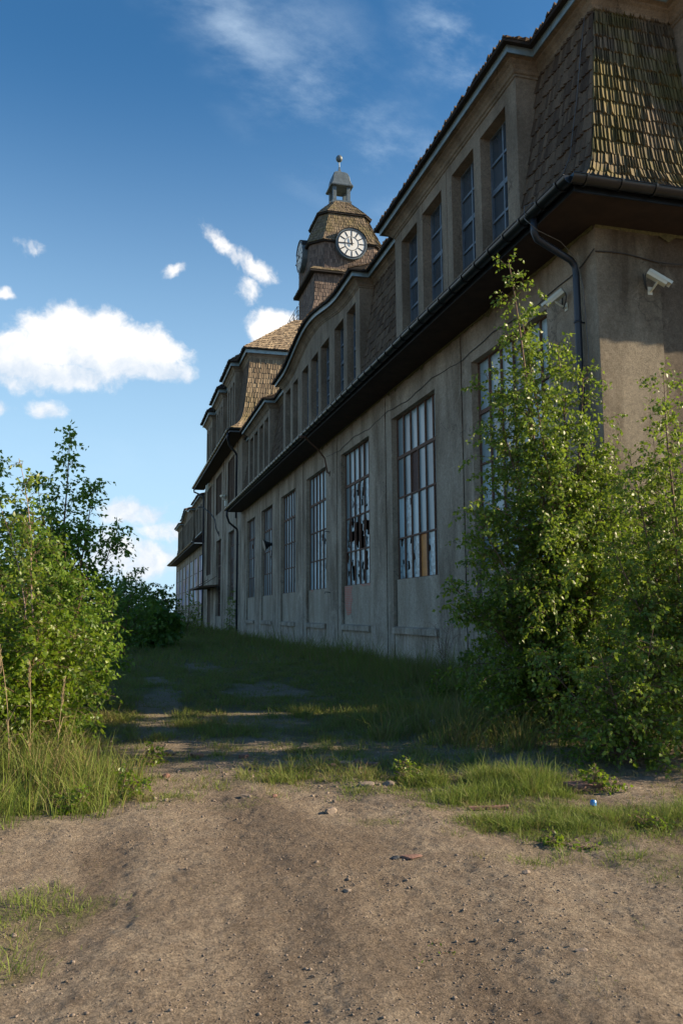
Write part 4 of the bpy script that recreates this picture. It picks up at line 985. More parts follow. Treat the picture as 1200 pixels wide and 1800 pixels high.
def gz(x, y):
    z = G+.06*(fbm(x, y, .22, 3, 5)-.5)+.035*(fbm(x, y, 1.1, 3, 6)-.5)
    near = 1-sstep(7.5, 10, y)
    # soft ruts that run from the lane towards the grass
    w_ = x+.18*np.sin(y*.8)+.25*(fbm(x, y, .5, 2, 9)-.5)
    z = z+near*(.013*np.sin(w_*6.1+.6)+.008*np.sin(w_*11.3+1.1)*np.clip(fbm(x, y, .9, 2, 31)*2-.6, 0, 1)+.034*(fbm(x*1.0, y*.55, 1.9, 4, 12)-.5))
    z = z+near*(.026*(fbm(x, y, 6, 4, 14, .6)-.5)+.016*(fbm(x, y, 26, 2, 15)-.5))
    # tyre tread prints
    for x0, y0_, y1_, sl in ((.42, 4.7, 6.9, .18), (1.55, 4.2, 6.3, -.10), (2.75, 4.4, 6.4, -.32)):
        d = np.abs(x-(x0+sl*(y-5.5))); z = z-near*np.where((y > y0_) & (y < y1_), (1-sstep(.06, .11, d))*(.002+.0018*np.sign(np.sin(y*110+x*40))), 0)
    z = z+.16*sstep(9, 40, y)*sstep(2.5, 7.5, x)*0+.08*sstep(5.5, 7.7, x)*sstep(9, 14, y)
    z = z+.18*sstep(60, 110, y)
    return z
def axis(dense0, dense1, step, lo_, hi_, grow=1.18):
    a = list(np.arange(dense0, dense1+1e-6, step)); s = step
    while a[-1] < hi_: s *= grow; a.append(a[-1]+s)
    s = step
    while a[0] > lo_: s *= grow; a.insert(0, a[0]-s)
    return np.array(a)
gx_ = axis(-1.6, 5.4, .018, -3000, 3000, 1.09); gy_ = axis(2.9, 9.2, .020, -400, 4000, 1.07)
GX, GY = np.meshgrid(gx_, gy_); gx1, gy1 = GX.ravel(), GY.ravel(); gz1 = gz(gx1, gy1)
nx_, ny_ = len(gx_), len(gy_); ii = (np.arange(ny_-1)[:, None]*nx_+np.arange(nx_-1)[None, :]).ravel()
GF = np.stack([ii, ii+1, ii+nx_+1, ii+nx_], 1)
damp_shade = np.clip((fbm(gx1*1.3, gy1*.5, 1.4, 4, 41)-.50)*4.5, 0, 1)*(1-sstep(7.5, 9, gy1))
damp_shade = np.maximum(damp_shade, .75*(1-sstep(.0, 1.0, np.abs(gx1-(.62+.05*np.sin(gy1*2)))/.14))*(gy1 < 4.6)*(gy1 > 2.5))
ground = npmesh('ground', np.stack([gx1, gy1, gz1], 1), GF, 'ground', None, dict(turf=np.clip(turf(gx1, gy1)*1.15*(.45+.55*sstep(7.4, 9.5, gy1)), 0, 1), damp_shade=np.clip(damp_shade+.55*sstep(.25, .95, np.sin((gx1+.18*np.sin(gy1*.8)+.25*(fbm(gx1, gy1, .5, 2, 9)-.5))*6.1+3.2))*(fbm(gx1, gy1, .8, 3, 61))*(1-sstep(7.2, 8.5, gy1)), 0, 1), field=sstep(70, 110, gy1)*sstep(0, 1, (gx1 < 6)*1.0)), True)  # shadow-like bands along the ruts painted into the soil colour, over damp patches
ground['kind'] = 'structure'

# ------------------------------------------------------------------ stones
def rockmesh(n, size, seed):
    rng = np.random.default_rng(seed)
    ph = (1+5**.5)/2; v = np.array([(-1,ph,0),(1,ph,0),(-1,-ph,0),(1,-ph,0),(0,-1,ph),(0,1,ph),(0,-1,-ph),(0,1,-ph),(ph,0,-1),(ph,0,1),(-ph,0,-1),(-ph,0,1)])/1.9
    f = np.array([(0,11,5),(0,5,1),(0,1,7),(0,7,10),(0,10,11),(1,5,9),(5,11,4),(11,10,2),(10,7,6),(7,1,8),(3,9,4),(3,4,2),(3,2,6),(3,6,8),(3,8,9),(4,9,5),(2,4,11),(6,2,10),(8,6,7),(9,8,1)])
    return v, f
IV, IF = rockmesh(1, 1, 0)
def pebbles(P, S, seed):
    rng = np.random.default_rng(seed); n = len(P); V = IV[None]*(1+rng.uniform(-.28, .28, (n, 12, 1)))
    a = rng.uniform(0, 6.28, n); ca, sa = np.cos(a)[:, None], np.sin(a)[:, None]; sq = rng.uniform(.45, .85, (n, 1)); el = rng.uniform(.7, 1.4, (n, 1))
    x, y, z = V[..., 0]*el, V[..., 1], V[..., 2]*sq
    X = (x*ca-y*sa)*S[:, None]+P[:, 0:1]; Y = (x*sa+y*ca)*S[:, None]+P[:, 1:2]; Z = z*S[:, None]+P[:, 2:3]
    return np.stack([X, Y, Z], 2).reshape(-1, 3), (IF[None]+12*np.arange(n)[:, None, None]).reshape(-1, 3)
n = 26000; px_ = RNG.uniform(-1.4, 4.8, n); py_ = 3.0+RNG.random(n)**1.3*6.5
keep = fbm(px_, py_, 1.6, 3, 51)+.25*RNG.random(n) > .56; px_, py_ = px_[keep], py_[keep]
sz = .0025+0.004*RNG.random(len(px_))**3+.008*RNG.random(len(px_))**30
V, F = pebbles(np.stack([px_, py_, gz(px_, py_)+sz*.25], 1), sz, 5)
n = 2600; qx, qy = RNG.uniform(-.2, 5.5, n), RNG.uniform(7.0, 11.5, n); kk = fbm(qx, qy, 1.5, 3, 63) > .5; qx, qy = qx[kk], qy[kk]; qs = .006+.022*RNG.random(len(qx))**4
V2, F2 = pebbles(np.stack([qx, qy, gz(qx, qy)+qs*.2], 1), qs, 6); F = np.concatenate([F, F2+len(V)]); V = np.concatenate([V, V2])
gr = npmesh('gravel', V, F, 'rock'); gr['kind'] = 'stuff'; gr['label'] = 'small pebbles scattered over the bare sandy soil'; gr['category'] = 'gravel'
def stone(name, label, cat, x, y, s, mat, sq=(1, .8, .6), seed=0, group=None, rz=0., blocky=False):
    rng = np.random.default_rng(seed+100)
    import bmesh
    bm = bmesh.new()
    if blocky: bmesh.ops.create_cube(bm, size=1.5); bmesh.ops.subdivide_edges(bm, edges=bm.edges[:], cuts=3, use_grid_fill=True)
    else: bmesh.ops.create_icosphere(bm, subdivisions=3, radius=1)
    V_ = np.array([v.co[:] for v in bm.verts]); nrm = V_/np.linalg.norm(V_, axis=1)[:, None]
    if not blocky:
        for _ in range(9):                                   # chop flat facets
            d = rng.normal(size=3); d /= np.linalg.norm(d); c = rng.uniform(.55, .85); t = V_@d; V_ = np.where((t > c)[:, None], V_-np.outer(t-c, d), V_)
    V_ = V_+rng.normal(scale=.025, size=V_.shape); c, s_ = math.cos(rz), math.sin(rz); V_ = V_*np.array(sq)*s
    zc = gz(np.array([x]), np.array([y]))[0]+sq[2]*s*.45
    for v, p in zip(bm.verts, V_): v.co = (p[0]*c-p[1]*s_, p[0]*s_+p[1]*c, p[2])
    me = bpy.data.meshes.new(name); bm.to_mesh(me); bm.free(); me.materials.append(M[mat]); o = bpy.data.objects.new(name, me); COL.objects.link(o); o.location = (x, y, zc+H)
    return tag(o, label, cat, group)
stone('stone', 'brown block-shaped rock alone at the edge of the bare soil', 'stone', 1.68, 6.60, .062, 'redRock', (1, .75, .62), 1, rz=.5, blocky=False).data.materials[0] = M['rock']
stone('stone', 'pale pitted stone in the grass in front of the dry stalks', 'stone', 4.22, 10.8, .13, 'paleRock', (1, .8, .7), 2)
stone('stone', 'flat orange-red smear of crumbled brick on the bare soil', 'stone', 1.90, 5.32, .075, 'redRock', (1.1, .7, .12), 3)
stone('stone', 'dark small lump left of the crumbled brick on the soil', 'stone', 1.80, 5.33, .028, 'rock', (1.2, .8, .6), 31).data.materials[0] = M['iron']
stone('stone', 'left of two round grey cobbles at the turf edge', 'stone', 2.26, 7.46, .085, 'rock', (1.1, .8, .35), 4)
stone('stone', 'right of two round grey cobbles at the turf edge', 'stone', 2.48, 7.52, .075, 'rock', (1, .8, .4), 5)
stone('stone', 'flat reddish slab half buried under the right birch', 'stone', 4.12, 6.85, .17, 'redRock', (1.2, .7, .3), 6, blocky=True)
rb = [(2.36, 8.55, .075), (2.5, 8.7, .06), (2.62, 8.5, .07), (2.75, 8.75, .055), (2.28, 8.85, .05), (2.45, 8.35, .045), (2.85, 8.45, .05), (2.2, 8.5, .045), (1.4, 9.4, .06), (.62, 9.9, .08), (.9, 9.6, .07), (.5, 8.5, .05), (1.1, 7.3, .04), (1.35, 7.25, .035), (3.15, 8.15, .06)]
for i, (x, y, s) in enumerate(rb):
    lab = 'broken brick rubble in a low heap at the turf edge behind the cobbles' if i < 8 else ('rubble fragment on the worn ground of the track' if i < 14 else 'single brick lump right of the rubble heap')
    stone('rubble', lab, 'rubble', x, y, s, 'redRock' if i % 3 else 'rock', (1.2, .8, .5), 40+i, 'rubble in the low heap' if i < 8 else ('rubble along the track' if i < 14 else None), rz=i*1.3, blocky=i % 2 == 0)
sm_ = [(1.53, 4.95, .03, 'pale brown'), (2.62, 5.05, .03, 'dark'), (1.22, 4.75, .022, 'flat pale')]
stone('stone', 'small pale brown stone in the middle of the bare soil', 'stone', 1.30, 4.72, .026, 'rock', (1.2, .8, .5), 61)
stone('stone', 'dark small stone in the right part of the bare soil', 'stone', 2.42, 4.72, .028, 'rock', (1.2, .8, .5), 62)
stone('stone', 'flat stone near the lower right corner of the bare soil', 'stone', 2.13, 3.62, .022, 'rock', (1.5, .9, .4), 63)
m = MB(); zc = float(gz(np.array([2.96]), np.array([6.36]))[0]); m.add([(2.78+a*1.0, 6.38+b-a*.12, zc+.006+c_) for c_ in (0, .022) for a, b in ((0, -.02), (.33, -.03), (.35, .025), (.01, .03))], [(3, 2, 1, 0), (4, 5, 6, 7), (0, 1, 5, 4), (1, 2, 6, 5), (2, 3, 7, 6), (3, 0, 4, 7)])
single(m, 'wood_scrap', 'redRock', 'thin reddish wooden lath lying at the edge of the right grass tuft', 'plank')
m = MB(); zc = float(gz(np.array([3.81]), np.array([6.22]))[0]); m.tube([(3.81, 6.2, zc+.01), (3.815, 6.205, zc+.035), (3.82, 6.21, zc+.05)], [.026, .026, .022], 12); single(m, 'bottle_cap', 'blue', 'small bright blue plastic cap in the litter under the right birch', 'bottle cap', smooth=False)

# ------------------------------------------------------------------ grass
def blades(P, Hh, Wd, lean, dry, seed, ang=None):
    """P (n,3) roots -> curved blades of 5 vertices"""
    rng = np.random.default_rng(seed); n = len(P); a = rng.uniform(0, 2*np.pi, n); b = rng.uniform(0, 2*np.pi, n) if ang is None else ang
    wx, wy = np.cos(a)*Wd*.5, np.sin(a)*Wd*.5; lx, ly = np.cos(b)*lean, np.sin(b)*lean
    def pt(t, w_, k): return np.stack([P[:, 0]+lx*t*t*Hh+wx*w_, P[:, 1]+ly*t*t*Hh+wy*w_, P[:, 2]+Hh*(t-.28*lean*t*t)], 1)
    V = np.stack([pt(0, -1, 0), pt(0, 1, 0), pt(.45, .85, 0), pt(.45, -.85, 0), pt(.8, .5, 0), pt(.8, -.5, 0), pt(1, 0, 0)], 1).reshape(-1, 3)
    o = 7*np.arange(n)[:, None]; F = np.concatenate([o+np.array([0, 1, 2]), o+np.array([0, 2, 3]), o+np.array([3, 2, 4]), o+np.array([3, 4, 5]), o+np.array([5, 4, 6])], 0)
    return V, F, np.repeat(dry, 7)
GV, GFs, GD = [], [], []; off = 0
def grow(n, x0, x1, y0, y1, h, wd, lean, thr, dryp, seed, dens=None, hmul=None, ypow=1., tuft=0):
    global off
    rng = np.random.default_rng(seed); nn = n//tuft if tuft else n; x = rng.uniform(x0, x1, nn); y = y0+(y1-y0)*rng.random(nn)**ypow
    cl = np.clip(fbm(x, y, 5.5, 3, 77)*2.6-.85, 0, 1.15); t = turf(x, y)*(.25+1.2*cl) if dens is None else dens(x, y)*(.25+1.2*cl)
    k = rng.random(nn)*thr < t; x, y, t, cl = x[k], y[k], t[k], cl[k]; ht = .45+.9*rng.random(len(x)); dt = rng.random(len(x)) < dryp*.7; ox = np.zeros(len(x)); oy = ox.copy()
    if tuft:
        c = rng.integers(tuft//2, tuft*3//2, len(x)); R = (.022+.05*rng.random(len(x)))*(1+h*1.5); rep = lambda q: np.repeat(q, c)
        x, y, t, cl, ht, dt, R = map(rep, (x, y, t, cl, ht, dt, R)); ox, oy = rng.normal(size=len(x)), rng.normal(size=len(x)); x = x+ox*R; y = y+oy*R
    k = ~((x > CX-.06) & (y > Y0-.1)); x, y, t, cl, ht, dt, ox, oy = (q[k] for q in (x, y, t, cl, ht, dt, ox, oy)); m_ = len(x)
    hh = h*(.35+.5*cl)*(.35+1.0*rng.random(m_))*(.55+.9*fbm(x, y, 1.3, 2, 91))*(.6+.6*np.clip(t, 0, 1))*ht*1.25
    if hmul is not None: hh = hh*hmul(x, y)
    dr = np.where(dt | (rng.random(m_) < dryp*.5), rng.uniform(.45, 1, m_), rng.uniform(0, .20 if y1 < 12 else .42, m_))
    ang = np.arctan2(oy, ox)+rng.normal(scale=.9, size=m_) if tuft else None
    V, F, D = blades(np.stack([x, y, gz(x, y)-.008], 1), hh, wd*(.7+.6*rng.random(m_)), lean*(.2+1.3*rng.random(m_)), dr, seed+1, ang)
    GV.append(V); GFs.append(F+off); GD.append(D); off += len(V)
wallb = lambda x, y: 1+1.6*sstep(5.6, 7.2, x)
grow(120000, -1.6, 5.2, 3.2, 7.6, .075, .0038, 1.0, 1.0, .10, 201, tuft=22)
grow(5000, -1.6, 5.2, 3.2, 7.6, .04, .0035, 1.2, .5, .15, 231, dens=lambda x, y: .05+.12*(fbm(x, y, 2, 2, 5) > .6), tuft=9)
grow(42000, 2.2, 4.9, 5.9, 8.1, .16, .005, .7, 1.0, .10, 202, dens=lambda x, y: 1-sstep(.2, 1.25, ell(x, y, 3.3, 7.05, .95, .75, -.3)), tuft=34)
grow(60000, 2.3, 5.2, 4.9, 6.6, .085, .0038, 1.0, 1.0, .12, 212, dens=lambda x, y: 1-sstep(.2, 1.35, ell(x, y, 3.8, 5.75, 1.35, .55, -.1)), tuft=26)
grow(30000, -2.2, .6, 6.7, 10.2, .42, .007, .55, 1.0, .36, 203, dens=lambda x, y: 1-sstep(.35, 1.25, ell(x, y, -.95, 8.4, 1.2, 1.5, .1)), tuft=24)
grow(170000, -2.5, 7.7, 7.2, 13.5, .13, .006, .9, 1.0, .30, 204, tuft=20)
grow(26000, 3.0, 7.5, 8.0, 12.8, .46, .008, .85, 1.0, .60, 205, dens=lambda x, y: (1-sstep(.4, 1.2, ell(x, y, 5.2, 10.0, 2.0, 1.7, 0)))*.8, tuft=20)
grow(190000, -4, 7.7, 12.5, 26, .105, .009, .8, 1.0, .32, 206, hmul=wallb, tuft=12)
grow(15000, 5.2, 7.6, 11.5, 22, .6, .009, .6, 1.0, .45, 227, dens=lambda x, y: .15+.6*sstep(5.6, 7.2, x), tuft=10)
grow(16000, 6.2, 7.6, 11, 30, .55, .012, .6, 1.0, .35, 207, dens=lambda x, y: .6+0*x, tuft=12)
grow(90000, -8, 7.7, 25, 60, .19, .022, .7, 1.0, .35, 208, hmul=wallb)
grow(26000, .2, 4.6, 7.0, 10.8, .09, .0045, .9, 1.0, .25, 241, dens=lambda x, y: .22+.5*(fbm(x, y, 1.6, 3, 19) > .52), tuft=18)
grow(9000, 3.2, 6.2, 6.1, 8.6, .10, .005, 1.3, 1.0, 1.0, 242, dens=lambda x, y: .5+0*x, tuft=7)
grow(30000, -12, 7.7, 58, 100, .55, .05, .6, .8, .25, 209)
grass = npmesh('grass', np.concatenate(GV), np.concatenate(GFs), 'grass', None, dict(dry=np.concatenate(GD)))
tag(grass, 'rough green grass with dry blades growing up to the wall', 'grass', kind='stuff')

# ------------------------------------------------------------------ woody plants
def rot_to(d): return d/np.maximum(1e-9, np.linalg.norm(d, axis=-1, keepdims=True))
def leaves(P, Dn, size, rng, hang=.55, shape=1.):
    """P (n,3) attachment, Dn (n,3) twig direction -> pointed birch leaves with a folded midrib"""
    n = len(P); out = rng.normal(size=(n, 3)); ax = rot_to(Dn*.35+rot_to(out)*.75+np.array([0, 0, -hang])); s = size*(.55+.75*rng.random(n))[:, None]
    nr = rng.normal(size=(n, 3))+np.array([0, 0, .55]); nr = rot_to(nr-ax*np.sum(nr*ax, 1, keepdims=True)); sd_ = np.cross(ax, nr)
    p0 = P+ax*s*.25; w_ = .40*shape
    A = p0; B = p0+ax*s*.38+sd_*s*w_-nr*s*.06; C_ = p0+ax*s*1.15+nr*s*-.10; D = p0+ax*s*.38-sd_*s*w_-nr*s*.06; Mi = p0+ax*s*.45+nr*s*.05
    V = np.stack([A, B, C_, D, Mi], 1).reshape(-1, 3); o = 5*np.arange(n)[:, None]
    F = np.concatenate([o+np.array([0, 1, 4]), o+np.array([1, 2, 4]), o+np.array([4, 2, 3]), o+np.array([0, 4, 3])], 0); return V, F
def npt(polys, radii, seg):
    """many tapered tubes: polys (n,k,3), radii (n,k)"""
    n, k, _ = polys.shape; T = np.gradient(polys, axis=1); T = rot_to(T); ref = np.array([.31, .17, .93]); A = rot_to(np.cross(T, ref)); B = np.cross(T, A)
    th = np.arange(seg)*2*np.pi/seg; V = polys[:, :, None, :]+(A[:, :, None, :]*np.cos(th)[None, None, :, None]+B[:, :, None, :]*np.sin(th)[None, None, :, None])*radii[:, :, None, None]
    base = (np.arange(n)[:, None, None]*k+np.arange(k-1)[None, :, None])*seg; j = np.arange(seg)[None, None, :]; j2 = (j+1) % seg
    F = np.stack([base+j, base+j2, base+seg+j2, base+seg+j], -1).reshape(-1, 4); return V.reshape(-1, 3), F
DENS = 1.0
def plant(name, label, cat, base, stems, crown, nb, leaf, seed, leafmat, barkmat, group=None, up=.9, twl=.34, lpt=13, tw_per_m=9, t0=.08, droop=.25, trunk='trunk', hang=.55, shape=1., br=.010, wig=.05):
    """stems: list of (tip offset xyz, radius at base, t where branches begin, n branches multiplier); crown(t): branch length at stem fraction t"""
    rng = np.random.default_rng(seed); bx_, by_ = base; bz = float(gz(np.array([bx_]), np.array([by_]))[0])-.04
    t = thing(name, label, cat, (bx_, by_, bz+.04), group); W_, WR, BP, BR_, TPs, TD = [], [], [], [], [], []
    TW, TWR = [], []
    for (dx, dy, dz, r0, tb, mul) in stems:
        K = 14; s = np.linspace(0, 1, K); st = rng.uniform(-.1, .1, 2)
        px = bx_+st[0]+dx*s**1.25+wig*dz*.3*np.sin(s*5+rng.uniform(0, 6))*s*(1-s)*2; py = by_+st[1]+dy*s**1.25+wig*dz*.3*np.sin(s*4+rng.uniform(0, 6))*s*(1-s)*2; pz = bz+dz*s
        poly = np.stack([px, py, pz], 1); W_.append(poly); WR.append(r0*(1-s*.93)+.002)
        n = int(nb*mul); ts = tb+(1-tb)*np.sort(rng.random(n))**.9
        az = np.cumsum(np.full(n, 2.399))+rng.normal(scale=.5, size=n)
        for tt, a in zip(ts, az):
            L = crown(tt)*rng.uniform(.6, 1.12)*(1 if rng.random() > .12 else 1.3)
            if L < .04: continue
            i = min(K-2, int(tt*(K-1))); f = tt*(K-1)-i; o = poly[i]*(1-f)+poly[i+1]*f; el = up*rng.uniform(.75, 1.2)*(.7+.5*tt)
            k = 7; u = np.linspace(0, 1, k); d = np.array([math.cos(a)*math.cos(el), math.sin(a)*math.cos(el), math.sin(el)])
            bend = rng.normal(scale=.10, size=3); bp = o+d*L*u[:, None]+(bend*L)*(u**2)[:, None]; bp[:, 2] -= droop*L*u**2.2
            BP.append(bp); BR_.append(np.linspace(max(.0025, br*L**.8*(1-.45*tt)), .0012, k))
            ntw = max(2, int(L*tw_per_m*rng.uniform(.8, 1.2)))
            for _ in range(ntw):
                uu = rng.uniform(.12, 1.0); q = min(k-2, int(uu*(k-1))); ff = uu*(k-1)-q; oo = bp[q]*(1-ff)+bp[q+1]*ff; dd = rot_to(bp[q+1]-bp[q]); r_ = rot_to(rng.normal(size=3))
                td = rot_to(dd*.75+r_*.75+np.array([0, 0, .1])); tl = twl*rng.uniform(.45, 1.15)*(.65+.5*(1-uu)); kk = 4; u4 = np.linspace(0, 1, kk)
                tp = oo+td*tl*u4[:, None]; tp[:, 2] -= .35*tl*u4**2; TW.append(tp); TWR.append(np.array([.0022, .0018, .0013, .0008]))
                nl = max(2, int(lpt*rng.uniform(.7, 1.25)*tl/twl)); ul = np.linspace(.12, 1, nl); qq = np.minimum(kk-2, (ul*(kk-1)).astype(int)); f4 = (ul*(kk-1)-qq)[:, None]
                TPs.append(tp[qq]*(1-f4)+tp[qq+1]*f4+rng.normal(scale=.006, size=(nl, 3))); TD.append(np.repeat(td[None], nl, 0))
    V1, F1 = npt(np.array(W_), np.array(WR), 8); V2, F2 = npt(np.array(BP), np.array(BR_), 5); V3, F3 = npt(np.array(TW), np.array(TWR), 3)
    npmesh(trunk, V1, F1, barkmat, t, smooth=True)
    npmesh('branches', np.concatenate([V2, V3]), np.concatenate([F2, F3+len(V2)]), 'bark', t, smooth=True)
    P = np.concatenate(TPs); D = np.concatenate(TD); LV, LF = leaves(P, D, leaf, rng, hang, shape); npmesh('crown', LV, LF, leafmat, t)
    print(name, len(P), 'leaves'); return t
cone = lambda a, b=.25: (lambda t: a*(1-t)**.8*(.45+.55*min(1, t/.25))+b*.35)
# the big birch in front of the corner
plant('young_birch', 'big bushy young birch with glinting leaves in front of the building corner', 'tree', (6.05, 10.2),
      [(-.82, -.05, 6.6, .045, .05, 1.0), (-.45, .2, 5.9, .035, .05, 1.1), (-.1, .15, 5.5, .035, .05, 1.1), (.3, -.15, 5.1, .035, .05, 1.1), (-1.2, .2, 5.0, .025, .05, 1.05), (-.7, -.4, 4.6, .025, .05, 1.0), (.55, .1, 3.9, .025, .05, .85), (-.55, -.5, 3.5, .022, .05, .85), (-1.5, -.1, 3.0, .018, .06, .8), (1.0, -.1, 3.2, .018, .06, .8), (-.1, -.7, 2.4, .018, .06, .7), (-1.0, .4, 2.4, .018, .06, .7), (-1.7, -.1, 2.0, .016, .05, .6)],
      lambda t: 1.72*(1-t)**.85*(.8+.2*min(1, t/.2))+.12, 74, .052, 301, 'birchleaf', 'bark', 'young birches at the building corner', up=.62, twl=.30, lpt=14, tw_per_m=13)
plant('young_birch', 'smaller young birch cut by the right edge of the photo, before the end wall', 'tree', (6.25, 8.15),
      [(.0, .1, 4.45, .03, .06, 1.0), (-.5, .2, 3.5, .025, .05, .9), (.3, -.3, 3.2, .022, .05, .8), (-.35, -.3, 2.7, .02, .05, .8), (-.8, .0, 2.4, .02, .05, .8), (.1, -.5, 2.1, .02, .05, .6)],
      lambda t: .95*(1-t)**.8*(.75+.25*min(1, t/.2))+.12, 84, .046, 302, 'birchleaf', 'bark', 'young birches at the building corner', up=.65, twl=.28, lpt=13, tw_per_m=13)
plant('low_shrub', 'low leafy shrub at the foot of the right birches, spilling over the litter', 'shrub', (5.25, 7.75),
      [(-.35, -.1, 1.2, .014, .03, .8), (.3, -.1, 1.45, .014, .03, .9), (.1, .3, 1.6, .014, .03, .8), (.8, .1, 1.4, .012, .03, .9), (-.7, .4, 1.1, .012, .03, .7)],
      lambda t: .70*(1-t)**.6+.08, 52, .044, 303, 'birchleaf', 'bark', None, up=.55, twl=.24, lpt=12, tw_per_m=13)
plant('roadside_bush', 'bushy birch just outside the right edge whose shade dapples the turf', 'tree', (9.5, 6.55),
      [(-.3, .0, 4.3, .04, .05, .9), (.4, .3, 4.0, .03, .05, .8), (-.5, -.2, 3.4, .03, .05, .8), (.5, -.3, 3.2, .03, .05, .8)],
      lambda t: 1.1*(1-t)**.7+.12, 60, .070, 311, 'birchleaf', 'bark', None, up=.7, twl=.36, lpt=10, tw_per_m=8)
plant('young_birch', 'thin young birch standing close to the end wall, behind the others', 'tree', (8.15, 11.0),
      [(.0, .1, 4.3, .03, .04, 1.0), (-.7, .1, 3.4, .025, .04, 1.0), (.6, -.1, 3.8, .022, .04, 1.0), (-.2, -.3, 3.2, .022, .04, 1.0), (-1.1, .1, 2.9, .022, .04, 1.0)],
      lambda t: 1.15*(1-t)**.8*(.75+.25*min(1, t/.2))+.12, 130, .058, 312, 'birchleaf', 'bark', 'young birches at the building corner', up=.65, twl=.28, lpt=12, tw_per_m=11)
# left side
plant('young_birch', 'tall slender birch standing clear against the sky on the left', 'tree', (-1.0, 15.4),
      [(.05, .0, 4.95, .04, .06, 1.1), (-.45, .3, 4.1, .03, .05, .9), (.5, -.2, 4.0, .03, .05, .9), (.9, .2, 3.2, .03, .05, .8), (-.2, -.3, 3.4, .03, .05, .8)],
      lambda t: 1.02*(1-t)**.9*(.7+.3*min(1, t/.25))+.12, 96, .070, 304, 'shadeleaf', 'bark', None, up=.85, twl=.36, lpt=11, tw_per_m=10)
plant('young_birch', 'thin birch with a bare pale reddish stem leaning at the left edge', 'tree', (-.70, 9.9),
      [(-.50, .1, 3.45, .013, .50, .75), (-.75, .3, 3.0, .011, .45, .6)],
      lambda t: .5*(1-t)**.6+.10, 44, .052, 305, 'birchleaf', 'palebark', None, up=.95, twl=.26, lpt=9, tw_per_m=10, wig=.15)
plant('leafy_bush', 'sunlit yellow-green bush at the left edge behind the tall grass', 'bush', (-1.1, 10.0),
      [(.45, -.2, 1.7, .02, .03, .9), (.0, .1, 2.05, .02, .03, .9), (-.5, -.2, 2.1, .02, .03, .8), (.7, .1, 1.4, .018, .03, .9), (-.3, .5, 2.0, .018, .03, .8), (.2, -.5, 1.5, .018, .03, .8), (.75, .4, 1.3, .018, .03, .7)],
      lambda t: .85*(1-t)**.6+.12, 62, .054, 306, 'bushleaf', 'bark', None, up=.6, twl=.30, lpt=12, tw_per_m=12)
plant('leafy_bush', 'dark green bush leaning over the track, right end of the left thicket', 'bush', (-.95, 13.1),
      [(.45, .0, 2.2, .02, .03, .9), (.1, .3, 2.6, .02, .03, .9), (.75, .4, 1.9, .018, .03, .8), (-.4, .2, 3.2, .02, .03, .9), (.3, -.4, 1.7, .02, .03, .8), (.8, -.1, 1.3, .02, .03, .7)],
      lambda t: .85*(1-t)**.6+.12, 60, .058, 307, 'shadeleaf', 'bark', None, up=.6, twl=.32, lpt=12, tw_per_m=11)
plant('leafy_bush', 'tall bushy birch thicket behind the left bushes', 'bush', (-2.2, 13.6),
      [(.2, .0, 4.1, .03, .04, .8), (-.6, .3, 3.5, .03, .04, .8), (.6, .4, 3.3, .02, .04, .8), (.9, -.3, 2.9, .02, .04, .9), (-.1, -.5, 3.0, .02, .04, .8)],
      lambda t: 1.05*(1-t)**.7+.12, 92, .064, 308, 'shadeleaf', 'bark', None, up=.8, twl=.34, lpt=12, tw_per_m=10)
for i, (x, y, h, s, lab) in enumerate(((-2.2, 24, 3.6, 1.0, 'dark bush in the thicket edge beyond the tall left birch'), (.2, 34, 2.9, 1.0, 'rounded dark bush farther along the left side of the track'), (.1, 47, 4.0, 1.35, 'dense dark bush below the low clouds, left of the far wing'), (1.2, 62, 4.8, 1.7, 'dark tree clump at the end of the track'), (-3.4, 40, 4.6, 1.6, 'tall bush mass behind the left thicket'), (3.1, 62, 3.7, 1.1, 'dark bush closing the gap beside the far wing'), (1.7, 40, 2.0, .8, 'low dark bush on the left of the track before the far clump'))):
    plant('far_bush', lab, 'bush', (x, y), [(.3*s, 0, h, .04, .03, .8), (-.5*s, .3, h*.85, .03, .03, .8), (.9*s, .2, h*.75, .03, .03, .8), (-.9*s, -.2, h*.7, .03, .03, .7)],
          lambda t: 1.5*s*(1-t)**.6+.2, 34, .11+.02*i, 320+i, 'darkleaf', 'bark', None, up=.6, twl=.6, lpt=9, tw_per_m=4.5, br=.014)
plant('small_shrub', 'loose pale green shrub before the painted panels of the far wing', 'shrub', (4.9, 62), [(.1, 0, 3.3, .03, .05, .8), (.8, .2, 2.6, .03, .05, .8), (-.6, .1, 2.2, .03, .05, .7)], lambda t: 1.0*(1-t)**.6+.15, 26, .12, 330, 'birchleaf', 'bark', None, up=.7, twl=.5, lpt=7, tw_per_m=4.5, br=.012)
plant('small_shrub', 'young leafy sapling behind the wall at the door of the middle block', 'shrub', (6.3, 68), [(.1, 0, 2.2, .03, .05, .8), (-.6, .1, 1.6, .03, .05, .7)], lambda t: .8*(1-t)**.6+.15, 22, .11, 331, 'birchleaf', 'bark', None, up=.7, twl=.45, lpt=7, tw_per_m=4.5, br=.012)
plant('climbing_plant', 'green creeper climbing beside the downpipe between hall and middle block', 'climber', (7.35, 55.6), [(.05, -.1, 3.0, .02, .02, .8), (.1, .4, 2.3, .02, .02, .8)], lambda t: .34, 40, .09, 332, 'birchleaf', 'bark', None, up=.7, twl=.25, lpt=7, tw_per_m=10)
